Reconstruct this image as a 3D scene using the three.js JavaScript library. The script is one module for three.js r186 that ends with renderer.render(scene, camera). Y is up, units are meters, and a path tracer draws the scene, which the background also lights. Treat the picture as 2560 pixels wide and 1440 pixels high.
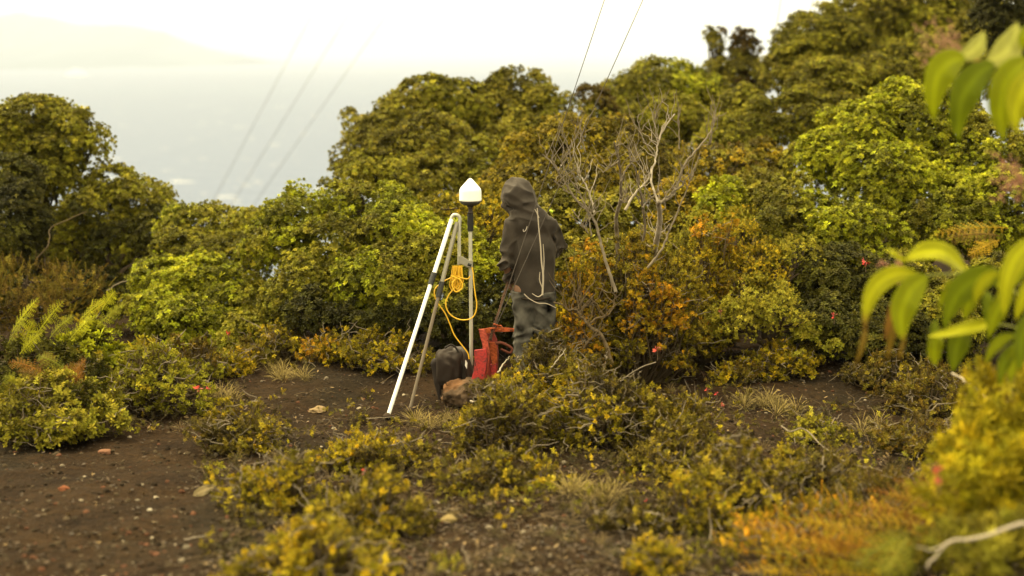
import * as THREE from 'three';
import { mergeGeometries } from 'three/addons/utils/BufferGeometryUtils.js';

// ---------------------------------------------------------------- camera, sky, sun, exposure
const V = (x, y, z) => new THREE.Vector3(x, y, z);
const R = THREE.MathUtils.degToRad, lerp = THREE.MathUtils.lerp, clamp = THREE.MathUtils.clamp, sstep = THREE.MathUtils.smoothstep;
const scene = new THREE.Scene();
const FPX = 3410, PITCH = Math.atan(585 / FPX);              // focal length in photo pixels; the horizon lies 585 of them above the middle
const camera = new THREE.PerspectiveCamera(2 * Math.atan(720 / FPX) * 180 / Math.PI, 16 / 9, 0.1, 80000);
camera.position.set(0, 2.65, 0);
camera.rotation.x = -PITCH;
camera.focus = 10.6;
camera.userData.fStop = 0.9;
camera.updateMatrixWorld();

const renderer = new THREE.WebGLRenderer({ antialias: true });
renderer.toneMapping = THREE.LinearToneMapping;
renderer.toneMappingExposure = 3.85;
renderer.shadowMap.enabled = true;

const SUN = V(-Math.sin(R(58)) * Math.cos(R(57)), Math.sin(R(57)), -Math.cos(R(58)) * Math.cos(R(57)));
const sun = new THREE.DirectionalLight(new THREE.Color(1, 0.84, 0.48), 1.5);
sun.position.copy(SUN).multiplyScalar(60).add(V(0, 0, -10));
sun.target.position.set(0, 0, -10);
sun.castShadow = true; sun.shadow.radius = 24;
Object.assign(sun.shadow.camera, { left: -25, right: 25, top: 25, bottom: -25, near: 1, far: 150 });
sun.shadow.mapSize.set(2048, 2048);
scene.add(sun, sun.target);

// ---------------------------------------------------------------- random numbers, noise
function rng(seed) { let a = seed >>> 0; return () => { a = (a + 0x6D2B79F5) | 0; let t = Math.imul(a ^ (a >>> 15), 1 | a); t = (t + Math.imul(t ^ (t >>> 7), 61 | t)) ^ t; return ((t ^ (t >>> 14)) >>> 0) / 4294967296; }; }
const hash = (x, y, z) => { let h = Math.imul(x, 374761393) ^ Math.imul(y, 668265263) ^ Math.imul(z, 2147483647 ^ 0x5bd1e995); h = Math.imul(h ^ (h >>> 13), 1274126177); return ((h ^ (h >>> 16)) >>> 0) / 4294967296; };
function noise3(x, y, z, per = 0) {
  const X = Math.floor(x), Y = Math.floor(y), Z = Math.floor(z), s = (t) => t * t * (3 - 2 * t), u = s(x - X), v = s(y - Y), w = s(z - Z);
  const m = (a) => per ? ((a % per) + per) % per : a, h = (i, j, k) => hash(m(X + i), m(Y + j), Z + k);
  return lerp(lerp(lerp(h(0, 0, 0), h(1, 0, 0), u), lerp(h(0, 1, 0), h(1, 1, 0), u), v), lerp(lerp(h(0, 0, 1), h(1, 0, 1), u), lerp(h(0, 1, 1), h(1, 1, 1), u), v), w) * 2 - 1;
}
const fbm = (x, y, z, o = 4) => { let a = 0, k = 1, f = 1; for (let i = 0; i < o; i++) { a += k * noise3(x * f, y * f, z * f + i * 7.3); k *= 0.5; f *= 2; } return a; };
const fbmP = (u, v, per, o = 4, seed = 0) => { let a = 0, k = 1, p = per; for (let i = 0; i < o; i++) { a += k * noise3(u * p, v * p, seed + i * 11, p); k *= 0.5; p *= 2; } return a; };
function texture(size, fn, srgb = true) {                    // fn(u, v) -> [r, g, b] from 0 to 1 in sRGB
  const d = new Uint8Array(size * size * 4);
  for (let j = 0; j < size; j++) for (let i = 0; i < size; i++) { const c = fn(i / size, j / size), k = (j * size + i) * 4; for (let q = 0; q < 3; q++) d[k + q] = clamp(c[q], 0, 1) * 255; d[k + 3] = 255; }
  const t = new THREE.DataTexture(d, size, size); t.wrapS = t.wrapT = THREE.RepeatWrapping; t.magFilter = THREE.LinearFilter; t.minFilter = THREE.LinearMipmapLinearFilter; t.generateMipmaps = true;
  if (srgb) t.colorSpace = THREE.SRGBColorSpace; t.needsUpdate = true; return t;
}

// the overcast sky: bright, thin cloud, brightest round the hidden sun
{
  const w = 512, h = 256, d = new Float32Array(w * h * 4);
  for (let j = 0; j < h; j++) for (let i = 0; i < w; i++) {
    const el = ((j + 0.5) / h - 0.5) * Math.PI, az = ((i + 0.5) / w - 0.5) * 2 * Math.PI, v = V(Math.cos(el) * Math.cos(az), Math.sin(el), Math.cos(el) * Math.sin(az));
    const near = Math.exp(-Math.pow(Math.acos(clamp(v.dot(SUN), -1, 1)) / 0.75, 2)), c = fbm(v.x * 3, v.y * 5, v.z * 3, 4) * 0.07, k = (j * w + i) * 4;
    const L = el < 0 ? 0.3 : 0.54 + 0.42 * Math.sin(el) + 0.55 * near + c;
    d[k] = L * 1.0; d[k + 1] = L * 0.89; d[k + 2] = L * 0.56; d[k + 3] = 1;
  }
  const t = new THREE.DataTexture(d, w, h, THREE.RGBAFormat, THREE.FloatType);
  t.mapping = THREE.EquirectangularReflectionMapping; t.magFilter = THREE.LinearFilter; t.needsUpdate = true;
  scene.background = t; scene.environment = t;
}
scene.fog = new THREE.FogExp2(new THREE.Color(0.68, 0.76, 1.0), 0.000125);

// ---------------------------------------------------------------- placing things: a pixel of the photograph at a depth, or where its ray meets the ground
const FWD = V(0, -Math.sin(PITCH), -Math.cos(PITCH)), UPV = V(0, Math.cos(PITCH), -Math.sin(PITCH));
const P = (x, y, d) => V(0, 2.65, 0).addScaledVector(FWD, d).addScaledVector(V(1, 0, 0), d * (x - 1280) / FPX).addScaledVector(UPV, d * (720 - y) / FPX);
function groundY(x, z, fine = true) {
  const d = -z, side = sstep(x / Math.max(d, 1), -0.02, 0.16), start = lerp(13, 21, side);
  let y = d < 11 ? 0.009 * Math.pow(11 - Math.max(d, -3), 2) : 0;
  if (d > start) { const e = d - start; y -= Math.min(e * e / (e + 4) * 0.30, 92); }
  y += 0.05 * noise3(x * 0.7, z * 0.7, 3) + 0.025 * noise3(x * 2, z * 2, 9);
  if (fine && d > 3 && d < 16) y += 0.012 * noise3(x * 9, z * 9, 1) + 0.007 * noise3(x * 22, z * 22, 2) + 0.02 * Math.max(0, noise3(x * 4, z * 4, 5) - 0.2);
  return y;
}
function toGround(px, py) {
  let lo = 1, hi = 60;
  for (let d = 2; d < 60; d += 0.1) { const p = P(px, py, d); if (p.y < groundY(p.x, p.z, false)) { hi = d; lo = d - 0.1; break; } }
  for (let i = 0; i < 20; i++) { const m = (lo + hi) / 2, p = P(px, py, m); if (p.y < groundY(p.x, p.z, false)) hi = m; else lo = m; }
  return { p: P(px, py, hi), d: hi, s: FPX / hi };
}

// ---------------------------------------------------------------- naming
const used = {};
const numbered = (n) => { const k = used[n] = (used[n] ?? -1) + 1; return k ? `${n}_${String(k).padStart(3, '0')}` : n; };
function tag(o, label, category, group, kind) { Object.assign(o.userData, label && { label }, category && { category }, group && { group }, kind && { kind }); return o; }
function thing(name, label, category, pos, group) { const o = new THREE.Group(); o.name = numbered(name); o.position.copy(pos); scene.add(o); return tag(o, label, category, group); }
function part(name, geo, mat, parent, label) {               // geo is given in world places; it is moved into the thing's own
  const o = new THREE.Mesh(geo, mat); o.name = parent === scene ? numbered(name) : name; o.castShadow = o.receiveShadow = true;
  if (parent !== scene) { const off = V(0, 0, 0); for (let q = parent; q && q !== scene; q = q.parent) off.add(q.position); geo.translate(-off.x, -off.y, -off.z); }
  if (label) o.userData.label = label;
  parent.add(o); return o;
}
const struct = (name, geo, mat) => tag(part(name, geo, mat, scene), null, null, null, 'structure');

// ---------------------------------------------------------------- geometry helpers
class TB {                                                   // collects tapered crooked tubes into one geometry
  constructor() { this.p = []; this.n = []; this.i = []; }
  tube(pts, r0, r1, sides = 5) {
    const base = this.p.length / 3, N = pts.length, T = V(0, 0, 0), A = V(0, 0, 0), B = V(0, 0, 0);
    for (let k = 0; k < N; k++) {
      T.subVectors(pts[Math.min(k + 1, N - 1)], pts[Math.max(k - 1, 0)]).normalize();
      A.set(0.31, 0.2, 0.93).cross(T); if (A.lengthSq() < 1e-4) A.set(1, 0, 0).cross(T); A.normalize(); B.crossVectors(T, A);
      const t = k / (N - 1), r = typeof r0 === 'function' ? r0(t) : lerp(r0, r1, t);
      for (let s = 0; s < sides; s++) { const a = s / sides * 2 * Math.PI, c = Math.cos(a), q = Math.sin(a), x = A.x * c + B.x * q, y = A.y * c + B.y * q, z = A.z * c + B.z * q; this.p.push(pts[k].x + x * r, pts[k].y + y * r, pts[k].z + z * r); this.n.push(x, y, z); }
    }
    for (let k = 0; k < N - 1; k++) for (let s = 0; s < sides; s++) { const a = base + k * sides + s, b = base + k * sides + (s + 1) % sides; this.i.push(a, b, a + sides, b, b + sides, a + sides); }
    for (const [k, f] of [[0, 1], [N - 1, 0]]) for (let s = 1; s < sides - 1; s++) { const o = base + k * sides; f ? this.i.push(o, o + s + 1, o + s) : this.i.push(o, o + s, o + s + 1); }
    return this;
  }
  get empty() { return !this.i.length; }
  geo() { const g = new THREE.BufferGeometry(); g.setAttribute('position', new THREE.Float32BufferAttribute(this.p, 3)); g.setAttribute('normal', new THREE.Float32BufferAttribute(this.n, 3)); g.setAttribute('uv', new THREE.Float32BufferAttribute(new Float32Array(this.p.length / 3 * 2), 2)); g.setIndex(this.i); return g; }
}
const curve = (pts, n) => new THREE.CatmullRomCurve3(pts, false, 'centripetal').getPoints(n);
function crooked(a, b, n, amp, rnd) { const L = a.distanceTo(b), out = []; for (let i = 0; i <= n; i++) { const t = i / n, w = Math.sin(Math.PI * Math.min(1, t * 1.2)) * amp * L; out.push(a.clone().lerp(b, t).add(V((rnd() - 0.5) * w, (rnd() - 0.5) * w * 0.7, (rnd() - 0.5) * w))); } out[0].copy(a); return out; }
function leafGeo(leaves) {                                    // leaves: {base, dir, side, len, wid, bend, fold, prof}; a leaf is folded along its midrib and bends along its length
  const p = [], ix = [];
  for (const l of leaves) {
    const nrm = l.side.clone().cross(l.dir).normalize(), S = l.seg ?? 3, o = p.length / 3, put = (v) => p.push(v.x, v.y, v.z);
    const at = (t) => l.base.clone().addScaledVector(l.dir, t * l.len * (1 - 0.25 * Math.abs(l.bend) * t)).addScaledVector(nrm, -l.bend * t * t * l.len * 0.6);
    put(at(0));
    for (let s = 1; s < S; s++) { const t = s / S, w = l.wid * 0.5 * (l.prof ?? ((u) => Math.pow(Math.sin(Math.PI * Math.pow(u, 1.35)), 0.75)))(t), c = at(t); put(c.clone().addScaledVector(l.side, -w).addScaledVector(nrm, w * l.fold)); put(c); put(c.clone().addScaledVector(l.side, w).addScaledVector(nrm, w * l.fold)); }
    put(at(1));
    ix.push(o, o + 2, o + 1, o, o + 3, o + 2);
    for (let s = 1; s < S - 1; s++) { const a = o + 1 + (s - 1) * 3; ix.push(a, a + 1, a + 3, a + 1, a + 4, a + 3, a + 1, a + 2, a + 4, a + 2, a + 5, a + 4); }
    const e = o + 1 + (S - 2) * 3, T = e + 3; ix.push(e, e + 1, T, e + 1, e + 2, T);
  }
  const g = new THREE.BufferGeometry(); g.setAttribute('position', new THREE.Float32BufferAttribute(p, 3)); g.setAttribute('uv', new THREE.Float32BufferAttribute(new Float32Array(p.length / 3 * 2), 2)); g.setIndex(ix); g.computeVertexNormals(); return g;
}
function rosette(n, len, wid, lowest, seed, o = {}) {         // a whorl of leaves at a shoot's end
  const r = rng(seed), L = [];
  for (let i = 0; i < n; i++) {
    const t = i / (n - 1), a = i * 2.4 + r() * 0.5, el = lerp(lowest, 1.25, Math.pow(t, 1.2)) + (r() - 0.5) * 0.35, dir = V(Math.cos(a) * Math.cos(el), Math.sin(el), Math.sin(a) * Math.cos(el));
    const side = V(-Math.sin(a), 0, Math.cos(a)).addScaledVector(V(0, 1, 0), (r() - 0.5) * 0.5).normalize();
    L.push({ base: V(0, -0.02 * len + t * 0.25 * len, 0), dir, side, len: len * lerp(1, 0.6, t) * (0.8 + r() * 0.4), wid: wid * (0.8 + r() * 0.4), bend: r() * 0.4, fold: 0.15 + r() * 0.25, ...o });
  }
  return leafGeo(L);
}
function sprig(n, height, len, wid, seed, spread = 0.75) {    // a heath shoot: narrow leaves all along a short stem
  const r = rng(seed), L = [];
  for (let i = 0; i < n; i++) {
    const t = (i + 0.5) / n, a = i * 2.4 + r() * 0.6, el = lerp(0.25, 1.25, t) * spread + (r() - 0.5) * 0.4, dir = V(Math.cos(a) * Math.cos(el), Math.sin(el), Math.sin(a) * Math.cos(el));
    L.push({ base: V(0, height * t, 0), dir, side: V(-Math.sin(a), 0, Math.cos(a)), len: len * (0.7 + r() * 0.5), wid: wid * (0.8 + r() * 0.4), bend: (r() - 0.3) * 0.5, fold: 0.2, seg: 2, prof: () => 1 });
  }
  const tb = new TB().tube([V(0, -0.3 * height, 0), V(0.05 * height, 0.4 * height, 0), V(0, height, 0)], height * 0.035, height * 0.02, 3);
  return mergeGeometries([leafGeo(L), tb.geo()]);
}
const GEO = {
  broad: rosette(12, 0.072, 0.022, 0.35, 11), broad2: rosette(10, 0.066, 0.024, 0.2, 12), small: rosette(10, 0.045, 0.018, 0.0, 13), spiky: sprig(15, 0.07, 0.062, 0.0125, 14, 1.0),
  sprig: sprig(14, 0.034, 0.021, 0.0090, 15, 0.7), sprig2: rosette(10, 0.029, 0.0115, 0.15, 16), fine: sprig(26, 0.075, 0.016, 0.004, 17, 0.8),
};

// ---------------------------------------------------------------- materials
const std = (c, rough = 0.9, o = {}) => new THREE.MeshPhysicalMaterial({ color: Array.isArray(c) ? new THREE.Color().setRGB(...c) : c, roughness: rough, specularIntensity: rough > 0.84 ? 0.12 : rough > 0.68 ? 0.3 : 0.8, ...o });
const leafMat = (o = {}) => new THREE.MeshPhysicalMaterial({ color: 0xffffff, roughness: 0.85, transmission: 0.32, thickness: 0, side: THREE.DoubleSide, ior: 1.4, ...o });
const M = {
  leaf: leafMat({ specularIntensity: 0.25, roughness: 0.7 }), heath: leafMat({ transmission: 0.18, specularIntensity: 0.15 }),
  bark: std([0.05, 0.036, 0.024], 0.95), barkPale: std([0.16, 0.13, 0.095], 0.9), deadwood: std([0.33, 0.28, 0.22], 0.88), twig: std([0.10, 0.072, 0.042], 0.95), twigDark: std([0.045, 0.03, 0.02], 0.95),
};

// ---------------------------------------------------------------- scattering leaf clusters
class Scatter {
  constructor() { this.m = []; this.c = []; }
  add(p, dir, s, c, rnd) {
    const q = new THREE.Quaternion().setFromUnitVectors(V(0, 1, 0), dir).multiply(new THREE.Quaternion().setFromAxisAngle(V(0, 1, 0), rnd() * 6.283));
    this.m.push(new THREE.Matrix4().compose(p, q, V(s, s * (0.85 + rnd() * 0.3), s))); this.c.push(c);
  }
  build(name, geo, mat, parent) {
    const o = new THREE.InstancedMesh(geo, mat, this.m.length), off = parent === scene ? V(0, 0, 0) : parent.position, t = new THREE.Matrix4().makeTranslation(-off.x, -off.y, -off.z), col = new THREE.Color();
    this.m.forEach((m, i) => { o.setMatrixAt(i, m.premultiply(t)); o.setColorAt(i, col.setRGB(...this.c[i])); });
    o.name = parent === scene ? numbered(name) : name; o.castShadow = o.receiveShadow = true; o.userData.kind = 'stuff'; parent.add(o); return o;
  }
}
const unit = (rnd) => { const z = rnd() * 2 - 1, a = rnd() * 6.2832, q = Math.sqrt(1 - z * z); return V(q * Math.cos(a), z, q * Math.sin(a)); };
function tone(tones, p, rnd, freq = 2.5) {                    // patches of one tint with single shoots of another
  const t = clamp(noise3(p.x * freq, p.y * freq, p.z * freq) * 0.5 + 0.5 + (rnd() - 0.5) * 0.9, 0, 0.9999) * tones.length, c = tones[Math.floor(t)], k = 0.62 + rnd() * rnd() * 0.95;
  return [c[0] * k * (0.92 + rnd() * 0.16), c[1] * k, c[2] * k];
}
const TONE = {
  laurel: [[0.12, 0.107, 0.009], [0.19, 0.172, 0.012], [0.26, 0.238, 0.016], [0.33, 0.30, 0.024]],
  bright: [[0.13, 0.128, 0.007], [0.23, 0.23, 0.010], [0.33, 0.335, 0.013], [0.41, 0.41, 0.018]],
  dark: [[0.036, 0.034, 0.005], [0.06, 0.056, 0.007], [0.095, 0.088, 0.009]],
  olive: [[0.11, 0.095, 0.010], [0.18, 0.158, 0.013], [0.255, 0.222, 0.018], [0.32, 0.28, 0.028]],
  brown: [[0.08, 0.052, 0.009], [0.13, 0.085, 0.011], [0.15, 0.115, 0.013]],
  gold: [[0.10, 0.08, 0.008], [0.19, 0.15, 0.009], [0.30, 0.23, 0.011], [0.40, 0.28, 0.012]],
  orange: [[0.17, 0.125, 0.008], [0.28, 0.19, 0.010], [0.38, 0.225, 0.011], [0.43, 0.215, 0.013]],
  dry: [[0.042, 0.031, 0.014], [0.07, 0.053, 0.021], [0.11, 0.085, 0.030]],
  heath: [[0.08, 0.061, 0.010], [0.145, 0.114, 0.012], [0.22, 0.175, 0.014], [0.33, 0.25, 0.015]],
  low: [[0.062, 0.045, 0.012], [0.105, 0.080, 0.013], [0.17, 0.132, 0.014], [0.25, 0.19, 0.015]],
};

// a broad-leaved bush or small tree: lobes are [pixel x, pixel y, pixel radius across, pixel radius up, depth]
function bush(name, label, category, o) {
  const rnd = rng(o.seed), lobes = o.lobes.map(([x, y, rx, ry, d]) => ({ c: P(x, y, d), r: V(rx * d / FPX, ry * d / FPX, (o.deep ?? 0.85) * rx * d / FPX) }));
  const mid = lobes.reduce((a, l) => a.add(l.c), V(0, 0, 0)).multiplyScalar(1 / lobes.length), base = o.base ? P(...o.base) : mid.clone();
  base.y = groundY(base.x, base.z, false) - 0.05;
  const t = thing(name, label, category, base, o.group), S = new Scatter(), S2 = new Scatter(), wood = new TB();
  const size = o.size ?? 1, cl = o.clump ?? 0.2, dens = o.density ?? 1;
  if (o.stub !== false) {
    const fork = base.clone().lerp(mid, 0.35);
    wood.tube(crooked(base.clone().add(V(0, -0.1, 0)), fork, 5, 0.12, rnd), 0.055, 0.042, 7);
    for (const l of lobes) { const e = l.c.clone().addScaledVector(V(0, 1, 0), l.r.y * 0.1), pts = crooked(fork, e, 7, 0.16, rnd); wood.tube(pts, 0.036, 0.014, 6); for (let k = 0; k < 9; k++) { const u = unit(rnd); u.y = Math.abs(u.y) * 0.8 - 0.15; wood.tube(crooked(pts[3 + Math.floor(rnd() * 5)], l.c.clone().add(u.multiply(l.r).multiplyScalar(0.85)), 5, 0.2, rnd), 0.013, 0.005, 4); } }
    part('trunk', wood.geo(), o.wood ?? M.bark, t);
  }
  for (const [li, l] of lobes.entries()) {
    const area = 4 * Math.PI * Math.pow((Math.pow(l.r.x * l.r.y, 1.6) + Math.pow(l.r.x * l.r.z, 1.6) + Math.pow(l.r.y * l.r.z, 1.6)) / 3, 1 / 1.6), n = Math.ceil(dens * 1.7 * area / (cl * cl));
    for (let k = 0; k < n; k++) {
      const u = unit(rnd); if (u.y < (o.under ?? -0.35) && rnd() < 0.8) continue;
      if (u.z < -0.35 && u.y < 0.5 && rnd() < 0.6) continue;
      const cc = l.c.clone().add(u.clone().multiply(l.r).multiplyScalar(0.74 + 0.13 * rnd() + 0.08 * noise3(u.x * 3 + li, u.y * 3, u.z * 3))), cr = cl * (0.6 + 0.55 * rnd());
      if (lobes.some((m, mi) => mi !== li && cc.clone().sub(m.c).divide(m.r).length() < 0.72)) continue;
      const nr = Math.ceil(15 * (cr / cl) * (cl / 0.2) * (cl / 0.2) / (size * size));
      const patch = noise3(cc.x * 1.3, cc.y * 1.3, cc.z * 1.3 + o.seed);
      for (let q = 0; q < nr; q++) {
        const v = u.clone().multiplyScalar(0.7).add(V(0, 0.45, 0)).addScaledVector(unit(rnd), 0.95).normalize(), p = cc.clone().addScaledVector(v, cr * (0.45 + 0.35 * rnd()));
        const dir = v.clone().add(V(0, 0.55, 0)).addScaledVector(unit(rnd), 0.35).normalize(), tn = o.tips && patch > (o.tipAt ?? 0.25) ? o.tips : o.tones;
        (rnd() < 0.5 ? S : S2).add(p, dir, size * (0.75 + rnd() * 0.55), tone(tn, p, rnd, o.freq), rnd);
      }
    }
    const nf = Math.ceil(dens * 260 * l.r.x * l.r.y * l.r.z * 4.2 / (size * size * 0.6) * (o.fill ?? 1));
    for (let k = 0; k < Math.min(nf * 1.5, 4000); k++) { const u = unit(rnd), p = l.c.clone().add(u.clone().multiply(l.r).multiplyScalar(0.35 + 0.42 * rnd())); S.add(p, u.add(V(0, 0.6, 0)).normalize(), size * (0.9 + rnd() * 0.5), tone(o.tones, p, rnd), rnd); }
  }
  const [ga, gb] = o.geo ?? [GEO.broad, GEO.broad2];
  S.build('foliage', ga, o.mat ?? M.leaf, t); S2.build('foliage', gb, o.mat ?? M.leaf, t);
  return t;
}
// a low heath shrub standing on the ground: pixel of its foot, width and height in pixels
function heath(label, o) {
  const rnd = rng(o.seed), g = toGround(o.at[0], o.at[1]), W = o.w / g.s / 2, H = o.h / g.s, base = g.p.clone(), t = thing(o.name ?? 'heath_shrub', label, o.category ?? 'shrub', base, o.group);
  const S = new Scatter(), S2 = new Scatter(), stems = new TB(), bare = new TB(), size = o.size ?? 1, dz = o.dz ?? 0.8;
  const area = W * H * 4, n = Math.ceil((o.n ?? 1) * 210 * Math.pow(area, 0.8) / Math.pow(size, 1.2)) + 8, lean = o.lean ?? [0, 0];
  for (let k = 0; k < n; k++) {
    const a = rnd() * 6.283, f = Math.pow(rnd(), 0.55), low = rnd() < 0.25 ? 0.45 : 1, rag = 0.5 + 0.5 * rnd() + 0.45 * noise3(Math.cos(a) * f * 2.5 + o.seed, Math.sin(a) * f * 2.5, 4);
    const wob = 1.08 + 0.45 * noise3(Math.cos(a) * 1.6 + o.seed, Math.sin(a) * 1.6, 9), tip = V(base.x + W * wob * f * Math.cos(a) + lean[0] * W, 0, base.z + W * wob * dz * f * Math.sin(a)); const gy = groundY(tip.x, tip.z, false);
    tip.y = gy + Math.max(0.03, H * (1 - (o.dome ?? 0.6) * f * f) * rag * low);
    const root = V(base.x + W * 0.35 * f * Math.cos(a), 0, base.z + W * 0.3 * f * Math.sin(a)); root.y = groundY(root.x, root.z, false) - 0.02;
    const c = root.clone().lerp(tip, 0.5).add(V((rnd() - 0.5) * 0.3 * W, (rnd() - 0.2) * 0.2 * H, (rnd() - 0.5) * 0.3 * W)), pts = curve([root, c, tip], 6);
    for (let i = 1; i < 6; i++) pts[i].add(V((rnd() - 0.5), (rnd() - 0.5), (rnd() - 0.5)).multiplyScalar(0.035));
    stems.tube(pts, 0.004 + rnd() * 0.004 + 0.004 * H, 0.002, 4);
    const out = V(Math.cos(a) * f, 0.9, Math.sin(a) * f).normalize(), nc = Math.ceil((o.leafy ?? 0.85) * (6 + rnd() * 6)), cr = 0.055 * size * (0.8 + rnd() * 0.5), patch = noise3(tip.x * 3, tip.y * 3, tip.z * 3 + o.seed);
    for (let q = 0; q < nc; q++) {
      const v = unit(rnd); v.y = v.y * 0.55; const p = tip.clone().addScaledVector(v, cr).addScaledVector(out, -0.3 * cr), dir = out.clone().multiplyScalar(0.7).addScaledVector(unit(rnd), 0.75).add(V(0, 0.35, 0)).normalize();
      (rnd() < 0.5 ? S : S2).add(p, dir, size * (0.7 + rnd() * 0.6), tone(o.tips && patch > (o.tipAt ?? 0.2) ? o.tips : o.tones ?? TONE.heath, p, rnd, 4), rnd);
    }
    for (let q = 0; q < nc * 0.35; q++) { const s = 2 + Math.floor(rnd() * 4), p = pts[s].clone().addScaledVector(unit(rnd), 0.03); S.add(p, unit(rnd).add(V(0, 0.6, 0)).normalize(), size * 0.8, tone(o.inner ?? TONE.dry, p, rnd, 4), rnd); }
    for (let q = 0; q < 3; q++) if (rnd() < (o.bare ?? 0.5) * 0.6) { const s = pts[2 + Math.floor(rnd() * 5)], e = s.clone().add(unit(rnd).multiply(V(1, 0.7, 1)).multiplyScalar(0.06 + rnd() * 0.17)).add(V(0, 0.03, 0)); e.y = Math.max(e.y, groundY(e.x, e.z, false) + 0.01); bare.tube(crooked(s, e, 5, 0.35, rnd), 0.0035 + rnd() * 0.003, 0.0015, 4); }
  }
  tag(part('stem', stems.geo(), o.stemMat ?? M.twig, t), null, null, null, 'stuff');
  if (!bare.empty) tag(part('bare_twig', bare.geo(), M.barkPale, t), null, null, null, 'stuff');
  const [ga, gb] = o.geo ?? [GEO.sprig, GEO.sprig2];
  S.build('foliage', ga, o.mat ?? M.heath, t); if (S2.m.length) S2.build('foliage', gb, o.mat ?? M.heath, t);
  return t;
}

// ================================================================ THE SETTING
{
  const th = [], rr = [];
  for (let a = -180; a < -26; a += 7) th.push(a); for (let a = -26; a <= 26; a += 0.26) th.push(a); for (let a = 33; a <= 180; a += 7) th.push(a); th[th.length - 1] = 180;
  for (let r = 0.2; r < 5; r += 0.25) rr.push(r); for (let r = 5; r < 14.5; r += 0.04) rr.push(r); for (let r = 14.5; r < 1500; r *= 1.07) rr.push(r);
  const p = [], uv = [], ix = [], N = th.length;
  for (const r of rr) for (const a of th) { const x = r * Math.sin(R(a)), z = -r * Math.cos(R(a)); p.push(x, groundY(x, z), z); uv.push(x / 2, z / 2); }
  for (let j = 0; j < rr.length - 1; j++) for (let i = 0; i < N - 1; i++) { const a = j * N + i; ix.push(a, a + 1, a + N, a + 1, a + N + 1, a + N); }
  const g = new THREE.BufferGeometry(); g.setAttribute('position', new THREE.Float32BufferAttribute(p, 3)); g.setAttribute('uv', new THREE.Float32BufferAttribute(uv, 2)); g.setIndex(ix); g.computeVertexNormals();
  const grain = (u, v) => fbmP(u, v, 6, 4, 3) * 0.5 + fbmP(u, v, 90, 3, 40) * 0.5;
  const map = texture(1024, (u, v) => { const big = fbmP(u, v, 3, 4, 8), k = 1 + grain(u, v) * 0.38, red = sstep(big, -0.2, 0.7), sp = hash(Math.floor(u * 300), Math.floor(v * 300), 5) > 0.985 ? 1.5 : 1; return [0.130 * k * sp + red * 0.012, 0.103 * k * sp - red * 0.002, 0.067 * k * sp - red * 0.008]; });
  const bump = texture(1024, (u, v) => { const h = 0.5 + grain(u, v) * 0.35; return [h, h, h]; }, false);
  struct('ground', g, std(0xffffff, 0.97, { map, bumpMap: bump, bumpScale: 0.02 }));
}
{ // sea
  const bump = texture(512, (u, v) => { const h = 0.5 + 0.3 * fbmP(u, v * 2, 8, 5, 3); return [h, h, h]; }, false);
  const g = new THREE.PlaneGeometry(80000, 62000); g.rotateX(-Math.PI / 2); g.translate(0, -80, -31000 - 300);
  const uv = g.attributes.uv; for (let i = 0; i < uv.count; i++) uv.setXY(i, uv.getX(i) * 80000 / 180, uv.getY(i) * 62000 / 110);
  struct('sea', g, new THREE.MeshPhysicalMaterial({ color: new THREE.Color().setRGB(0.076, 0.098, 0.162), roughness: 0.45, ior: 1.14, bumpMap: bump, bumpScale: 1.6 }));
  const rnd = rng(5), n = 1500, fg = new THREE.CircleGeometry(1, 9); fg.rotateX(-Math.PI / 2); const fp = fg.attributes.position; for (let i = 1; i < fp.count - 1; i++) { const k = 0.6 + 0.7 * hash(i, 3, 3); fp.setXYZ(i, fp.getX(i) * k, 0, fp.getZ(i) * k); } fp.setXYZ(fp.count - 1, fp.getX(1), 0, fp.getZ(1));
  const S = new Scatter();
  for (let i = 0; i < n; i++) { const d = 550 + 4200 * Math.pow(rnd(), 1.2), x = (rnd() - 0.72) * d * 0.6, s = 0.8 + Math.pow(rnd(), 5) * 5; S.m.push(new THREE.Matrix4().compose(V(x, -79.85, -d), new THREE.Quaternion().setFromAxisAngle(V(0, 1, 0), (rnd() - 0.5) * 0.7), V(s * (1.2 + rnd() * 1.6), 1, s * (0.25 + rnd() * 0.3)))); S.c.push([0.7, 0.7, 0.68]); }
  const w = S.build('whitecaps', fg, std(0xffffff, 0.9, { side: THREE.DoubleSide }), scene); w.userData.label = 'small white wave crests scattered over the pale sea'; w.userData.category = 'wave crests';
}
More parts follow.
